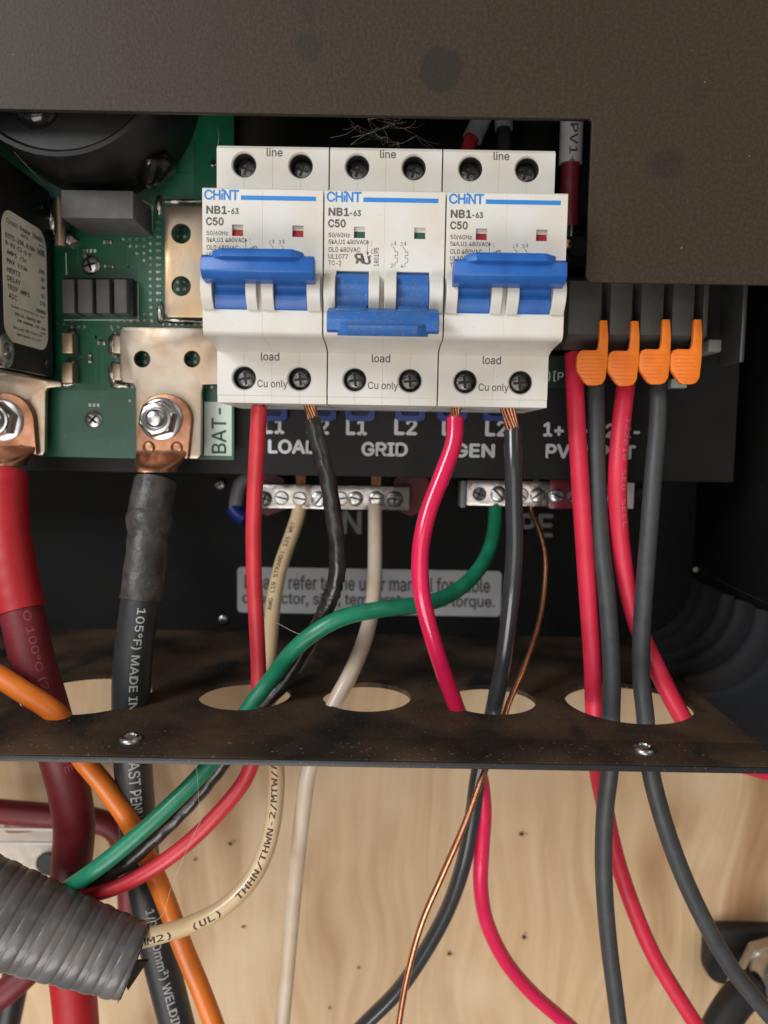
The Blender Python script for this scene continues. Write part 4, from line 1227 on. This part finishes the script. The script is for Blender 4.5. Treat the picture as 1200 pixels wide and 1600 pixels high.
MB().pbox(1107, 530, 1128, 550, 285, 300, .6).obj('grey_spacer', M('grey_spacer', S(120, 118, 114), .5), deck, smooth=30)
MB().pbox(1160, 400, 1168, 566, 285, 303, .6).obj('metal_bracket', M('dull_bracket', S(90, 90, 90), .45, .6), deck, smooth=30)

# ------------------------------------------------------------------ busbars
def busbar(label, px0, px1, py0, py1, scr, skip=()):
    k = mpp((px0 + px1) / 2, (py0 + py1) / 2, 318)
    t = thing('busbar', label, 'busbar', at((px0 + px1) / 2, py1, 322), 'small screw busbars on the back panel')
    MB().pbox(px0, py0, px1, py1, 318, 326, .35).obj('bar', M('plated_bar', (.50, .48, .46, 1), .2, 1.0, col2=(.36, .33, .31, 1), nscale=160, bump=.04, bscale=500, rvar=.1), t, smooth=30)
    for i, (px, py, r, kind) in enumerate(scr):
        rr = r * k
        o = MB().lathe(at(px, py, 318), (0, -1, 0), [(-.2, rr), (.5, rr), (.9, rr * .85), (.95, rr * .3), (.95, 0)], 20).obj('clamp_screw', m_steel if kind != 'x' else m_wellscrew, t)
        c = at(px, py, 318 - 1.0); a = random.uniform(-.9, .9) if kind != 'v' else 0
        for aa in ((a,) if kind != 'x' else (a, a + 1.57)):
            d = Vector((math.cos(aa), 0, math.sin(aa))) * rr * .8; e = Vector((-math.sin(aa), 0, math.cos(aa))) * rr * .12
            MB().add([c - d - e, c + d - e, c + d + e, c - d + e], [(0, 1, 2, 3)]).obj('slot', m_slot, o, smooth=0, fix=False)
    for px in (px0 + 14, px1 - 14):
        MB().lathe(at(px, (py0 + py1) / 2, 326), (0, 1, 0), [(0, 5.2), (YB - 326, 5.2)], 6).obj('standoff', m_redtrans, t, smooth=20)
    return t
n_ = busbar('silver busbar with slotted screws above the letter N', 406, 640, 758, 796, [(413, 779, 12, 'x'), (440, 778, 11, 's'), (468, 779, 11, 's'), (499, 780, 13, 's'), (533, 779, 11, 's'), (556, 779, 12, 's'), (588, 779, 12, 'v'), (617, 780, 13, 'x')])
pe_ = busbar('silver busbar with red tape mark above the letters PE', 729, 988, 752, 792, [(749, 772, 11, 'x'), (779, 772, 13, 's'), (815, 773, 11, 's'), (840, 774, 12, 's'), (870, 774, 12, 's'), (896, 775, 11, 's'), (930, 776, 11, 's'), (955, 776, 11, 's')])
MB().pbox(976, 754, 991, 795, 317.0, 327, .4).obj('bright_end', m_nylon, pe_, smooth=30)
MB().pbox(859, 750, 897, 795, 317.4, 326.6, .3).obj('red_tape', M('red_tape', S(120, 34, 46), .3, coat=.4), pe_, smooth=30)
MB().pbox(719, 751, 729, 794, 316.5, 328, .8).obj('end_cap', m_greyw, pe_, smooth=30)
for px, cx in ((406, 418), (640, 642)):
    MB().lathe(at(cx, 772, 328), (0, 1, 0), [(0, 9.5), (10, 9.5)], 8).obj('insulator', m_redtrans, n_, smooth=20)
mb = MB()
for (px, w_) in ((470, 5), (588, 5), (779, 4), (838, 2.2)):
    for j in range(3):
        for k in range(2):
            a = at(px + (j - 1) * w_, 756, 321 + k * 1.6)
            mb.lathe(a, (0.03 * (j - 1), 0, 1), [(-2, .85), (4.2 if px < 700 else 1.6, .85), (4.5 if px < 700 else 1.9, .4)], 8)
mb.obj('copper_end', m_copper, n_, kind='stuff')
o_, _ = wire('jumper_wire', 'short grey wire tucked behind the left busbar end', [(420, 755, 335), (395, 745, 332), (378, 752, 330), (370, 775, 330), (368, 800, 330)], 3.0, m_greyw, group=None)
tag(MB().tube(Path(W_([(366, 795, 330), (371, 803, 329), (384, 812, 328)])), lambda s_, i: 3.6, 18).obj('cable_boot', m_bluew, None, smooth=60), 'dark blue boot below the grey jumper wire', 'boot')

# ------------------------------------------------------------------ corrugated conduit
pc = Path([at(212, 1503, 246), at(150, 1482, 245), at(80, 1457, 243), at(10, 1432, 241), at(-70, 1404, 239), at(-200, 1360, 236)], step=.25)
t = thing('flexible_conduit', 'grey corrugated conduit with a ragged cut end at the left edge', 'conduit', pc.p[-1])
def crr(s_, i):
    def g(a):
        ph = ((s_ + a / (2 * math.pi) * 6.9 + 60) % 6.9) / 6.9
        if ph < .6: ridge = .52 * max(0, math.sin(math.pi * ph / .6)) ** .4
        else: ridge = .26 * max(0, math.sin(math.pi * (ph - .6) / .4)) ** .45 - .05
        return 11.7 + .072 * s_ + ridge - .7 * math.exp(-s_ / 1.0)
    return g
vsn = len(pc.p)
MB().tube(pc, crr, 44, caps=False).obj('shell', m_conduit, t, smooth=50)
pin = pc.sub(0, pc.len)
MB().tube(pin, lambda s_, i: 11.4 + .06 * s_, 32, caps=False).obj('bore', m_cdark, t, smooth=60, fix=False)
# ragged rim and torn flap
mb = MB()
for k in range(30):
    a0, a1 = 2 * math.pi * k / 30, 2 * math.pi * (k + 1) / 30
    e0 = (pc.n[0] * math.cos(a0) + pc.b[0] * math.sin(a0)); e1 = (pc.n[0] * math.cos(a1) + pc.b[0] * math.sin(a1))
    l = .1 + .35 * abs(math.sin(k * 1.7)) * (1.6 if 3 < k < 12 else .7)
    base = pc.p[0] + pc.t[0] * .6
    m_ = (e0 + e1) / 2
    mb.add([base + e0 * 12.4, base + e1 * 12.4, base + m_ * 12.3 - pc.t[0] * l, base + e0 * 11.5, base + e1 * 11.5, base + m_ * 11.7 - pc.t[0] * l * .8],
           [(0, 1, 2), (3, 4, 5), (0, 3, 5, 2), (1, 4, 5, 2)])
mb.obj('ragged_rim', m_conduit, t, smooth=0)
q = [at(196, 1503, 244), at(231, 1502, 250), at(200, 1548, 244), at(190, 1524, 241)]
mb = MB(); mb.add(q + [v + Vector((0, 1.2, 0)) for v in q], [(0, 1, 2, 3), (4, 5, 6, 7), (0, 1, 5, 4), (1, 2, 6, 5), (2, 3, 7, 6), (3, 0, 4, 7)])
mb.obj('torn_flap', m_cdark, t, smooth=0)

# ------------------------------------------------------------------ plastic bag
def bag_mat():
    m = bpy.data.materials.new('clear_plastic'); m.use_nodes = True
    b = m.node_tree.nodes['Principled BSDF']
    b.inputs['Base Color'].default_value = (.8, .8, .8, 1); b.inputs['Roughness'].default_value = .16
    b.inputs['Alpha'].default_value = .34
    return m
m_bag = bag_mat()
t = thing('plastic_bag', 'clear zip bag of spare parts leaning on the plywood, lower left', 'bag', at(40, 1380, 352))
vs_, fs_ = [], []
nx, nz = 26, 22
for side_ in (0, 1):
    for j in range(nz + 1):
        for i in range(nx + 1):
            u, v = i / nx, j / nz
            p = at(-40 + 132 * u, 1286 + 110 * v, 352)
            th = 5.5 * (math.sin(math.pi * u) * math.sin(math.pi * min(1, v * .9 + .04))) ** .6
            wr = .7 * math.sin(u * 17 + v * 9) * math.cos(v * 13 - u * 5) + .4 * math.sin(u * 31 - v * 22)
            p.y += (-th if side_ == 0 else th) + wr * (v > .25)
            vs_.append(p)
n0 = (nx + 1) * (nz + 1)
for side_ in (0, 1):
    for j in range(nz):
        for i in range(nx):
            a = side_ * n0 + j * (nx + 1) + i
            fs_.append((a, a + 1, a + nx + 2, a + nx + 1))
MB().add(vs_, fs_).obj('film', m_bag, t, smooth=80, fix=False)
for py in (1294, 1316):
    MB().pbox(-38, py, 88, py + 4, 345.2, 346.4, .3).obj('zip_strip', M('zip_plastic', S(200, 198, 196), .3), t, smooth=30)
tag(MB().lathe(at(76, 1348, 349), (0, -1, 0), [(0, 5.6), (1.2, 5.6), (1.8, 4.8), (1.8, 0)], 28).obj('rubber_grommet', m_rubber, None, smooth=35), 'round black grommet inside the plastic bag', 'grommet')
tag(MB().lathe(at(34, 1290, 351), (1, 0, .05), [(-7, 2.6), (-5, 3.4), (4, 3.2), (7, 2.4)], 20).obj('copper_lug', m_lug, None, smooth=50), 'spare copper lug at the top of the plastic bag', 'lug')

# ------------------------------------------------------------------ cable gland, lower right
g = thing('cable_gland', 'metal fitting with black flange and boot in the lower right corner', 'fitting', at(1160, 1600, 360))
MB().prism(rrect(1094, 1438, 1300, 1522, YP, 9), 'y', YP - 9, YP, 1.5).obj('flange', m_rubber, g, smooth=35)
gx = at(1207, 1526, 352)
gd = Vector((.12, -.95, -.15)).normalized()
MB().lathe(gx + Vector((0, 10, 3)), gd, [(0, 13), (5, 13), (6, 12)], 6, ref=(.3, 0, 1)).obj('hex_nut', m_steel, g, smooth=20)
MB().lathe(gx + Vector((0, 10, 3)), gd, [(6, 11), (9, 11.4), (16, 11), (18, 9.8), (18, 8), (14, 7.4), (14, 0)], 36).obj('gland_body', m_steel, g, smooth=50)
bp = Path(W_([(1178, 1540, 350), (1152, 1562, 346), (1128, 1598, 342), (1108, 1640, 338)]))
MB().tube(bp, lambda s_, i: 7.8, 24).obj('boot', m_rubber, g, smooth=60)
MB().tube(bp.sub(3.5, 9.5), lambda s_, i: 8.4, 24).obj('white_ring', m_nylon, g, smooth=40)

# ------------------------------------------------------------------ cobwebs
def strands(name, label, lines, r, mt):
    mb = MB()
    for ln in lines:
        mb.tube(Path(W_(ln), step=1.0), r, 5)
    return tag(mb.obj(name, mt, None, smooth=60), label, 'cobweb', kind='stuff')
L_ = []
rnd = random.Random(3)
for (x, y) in [(560, 196), (575, 186), (600, 190), (618, 188), (632, 200), (650, 212), (622, 222), (604, 214), (585, 206)]:
    for _ in range(6):
        x2, y2 = x + rnd.uniform(-45, 45), y + rnd.uniform(-16, 26)
        Y1, Y2 = 262 + rnd.uniform(-8, 14), 262 + rnd.uniform(-8, 14)
        L_.append([(x, y, Y1), ((x + x2) / 2 + rnd.uniform(-5, 5), (y + y2) / 2 + rnd.uniform(0, 7), (Y1 + Y2) / 2), (x2, y2, Y2)])
L_.append([(548, 226, 253), (575, 208, 256), (598, 200, 258), (630, 190, 262)])
L_.append([(598, 200, 258), (606, 214, 256), (605, 224, 254)])
strands('cobweb', 'tangled dusty cobweb above the middle breaker', L_, .034, m_webdk)
strands('cobweb', 'fine cobweb thread hanging from the shelf over the green and red wires',
        [[(307, 1196, 246), (309, 1225, 246), (311, 1255, 246), (315, 1280, 247)], [(315, 1280, 247), (300, 1310, 247), (288, 1337, 248), (268, 1385, 248), (250, 1435, 248), (228, 1442, 247)]], .055, m_web)
strands('cobweb', 'cobweb threads across the black inductor, upper left',
        [[(10, 225, 258), (45, 262, 266), (72, 290, 280)], [(200, 180, 262), (225, 192, 270), (250, 215, 285)], [(340, 198, 262), (342, 215, 256), (340, 232, 254)]], .06, m_webdk)
strands('cobweb', 'stray hair curling over the green wire near the shelf', [[(432, 973, 258), (445, 980, 256), (458, 987, 254), (468, 991, 252.5)]], .06, m_web)
strands('cobweb', 'dusty thread along the right inner wall above the ribs', [[(1088, 889, 360), (1130, 910, 325), (1165, 927, 300), (1215, 950, 275)]], .10, m_inkbr)
tag(MB().lathe(at(1087, 890, 361), (0, -1, 0), [(0, 1.3), (1, 1.1), (1.5, 0)], 12).obj('dust_tuft', m_webdk, None, smooth=60), 'small pale dust tuft on the right inner wall', 'dust')
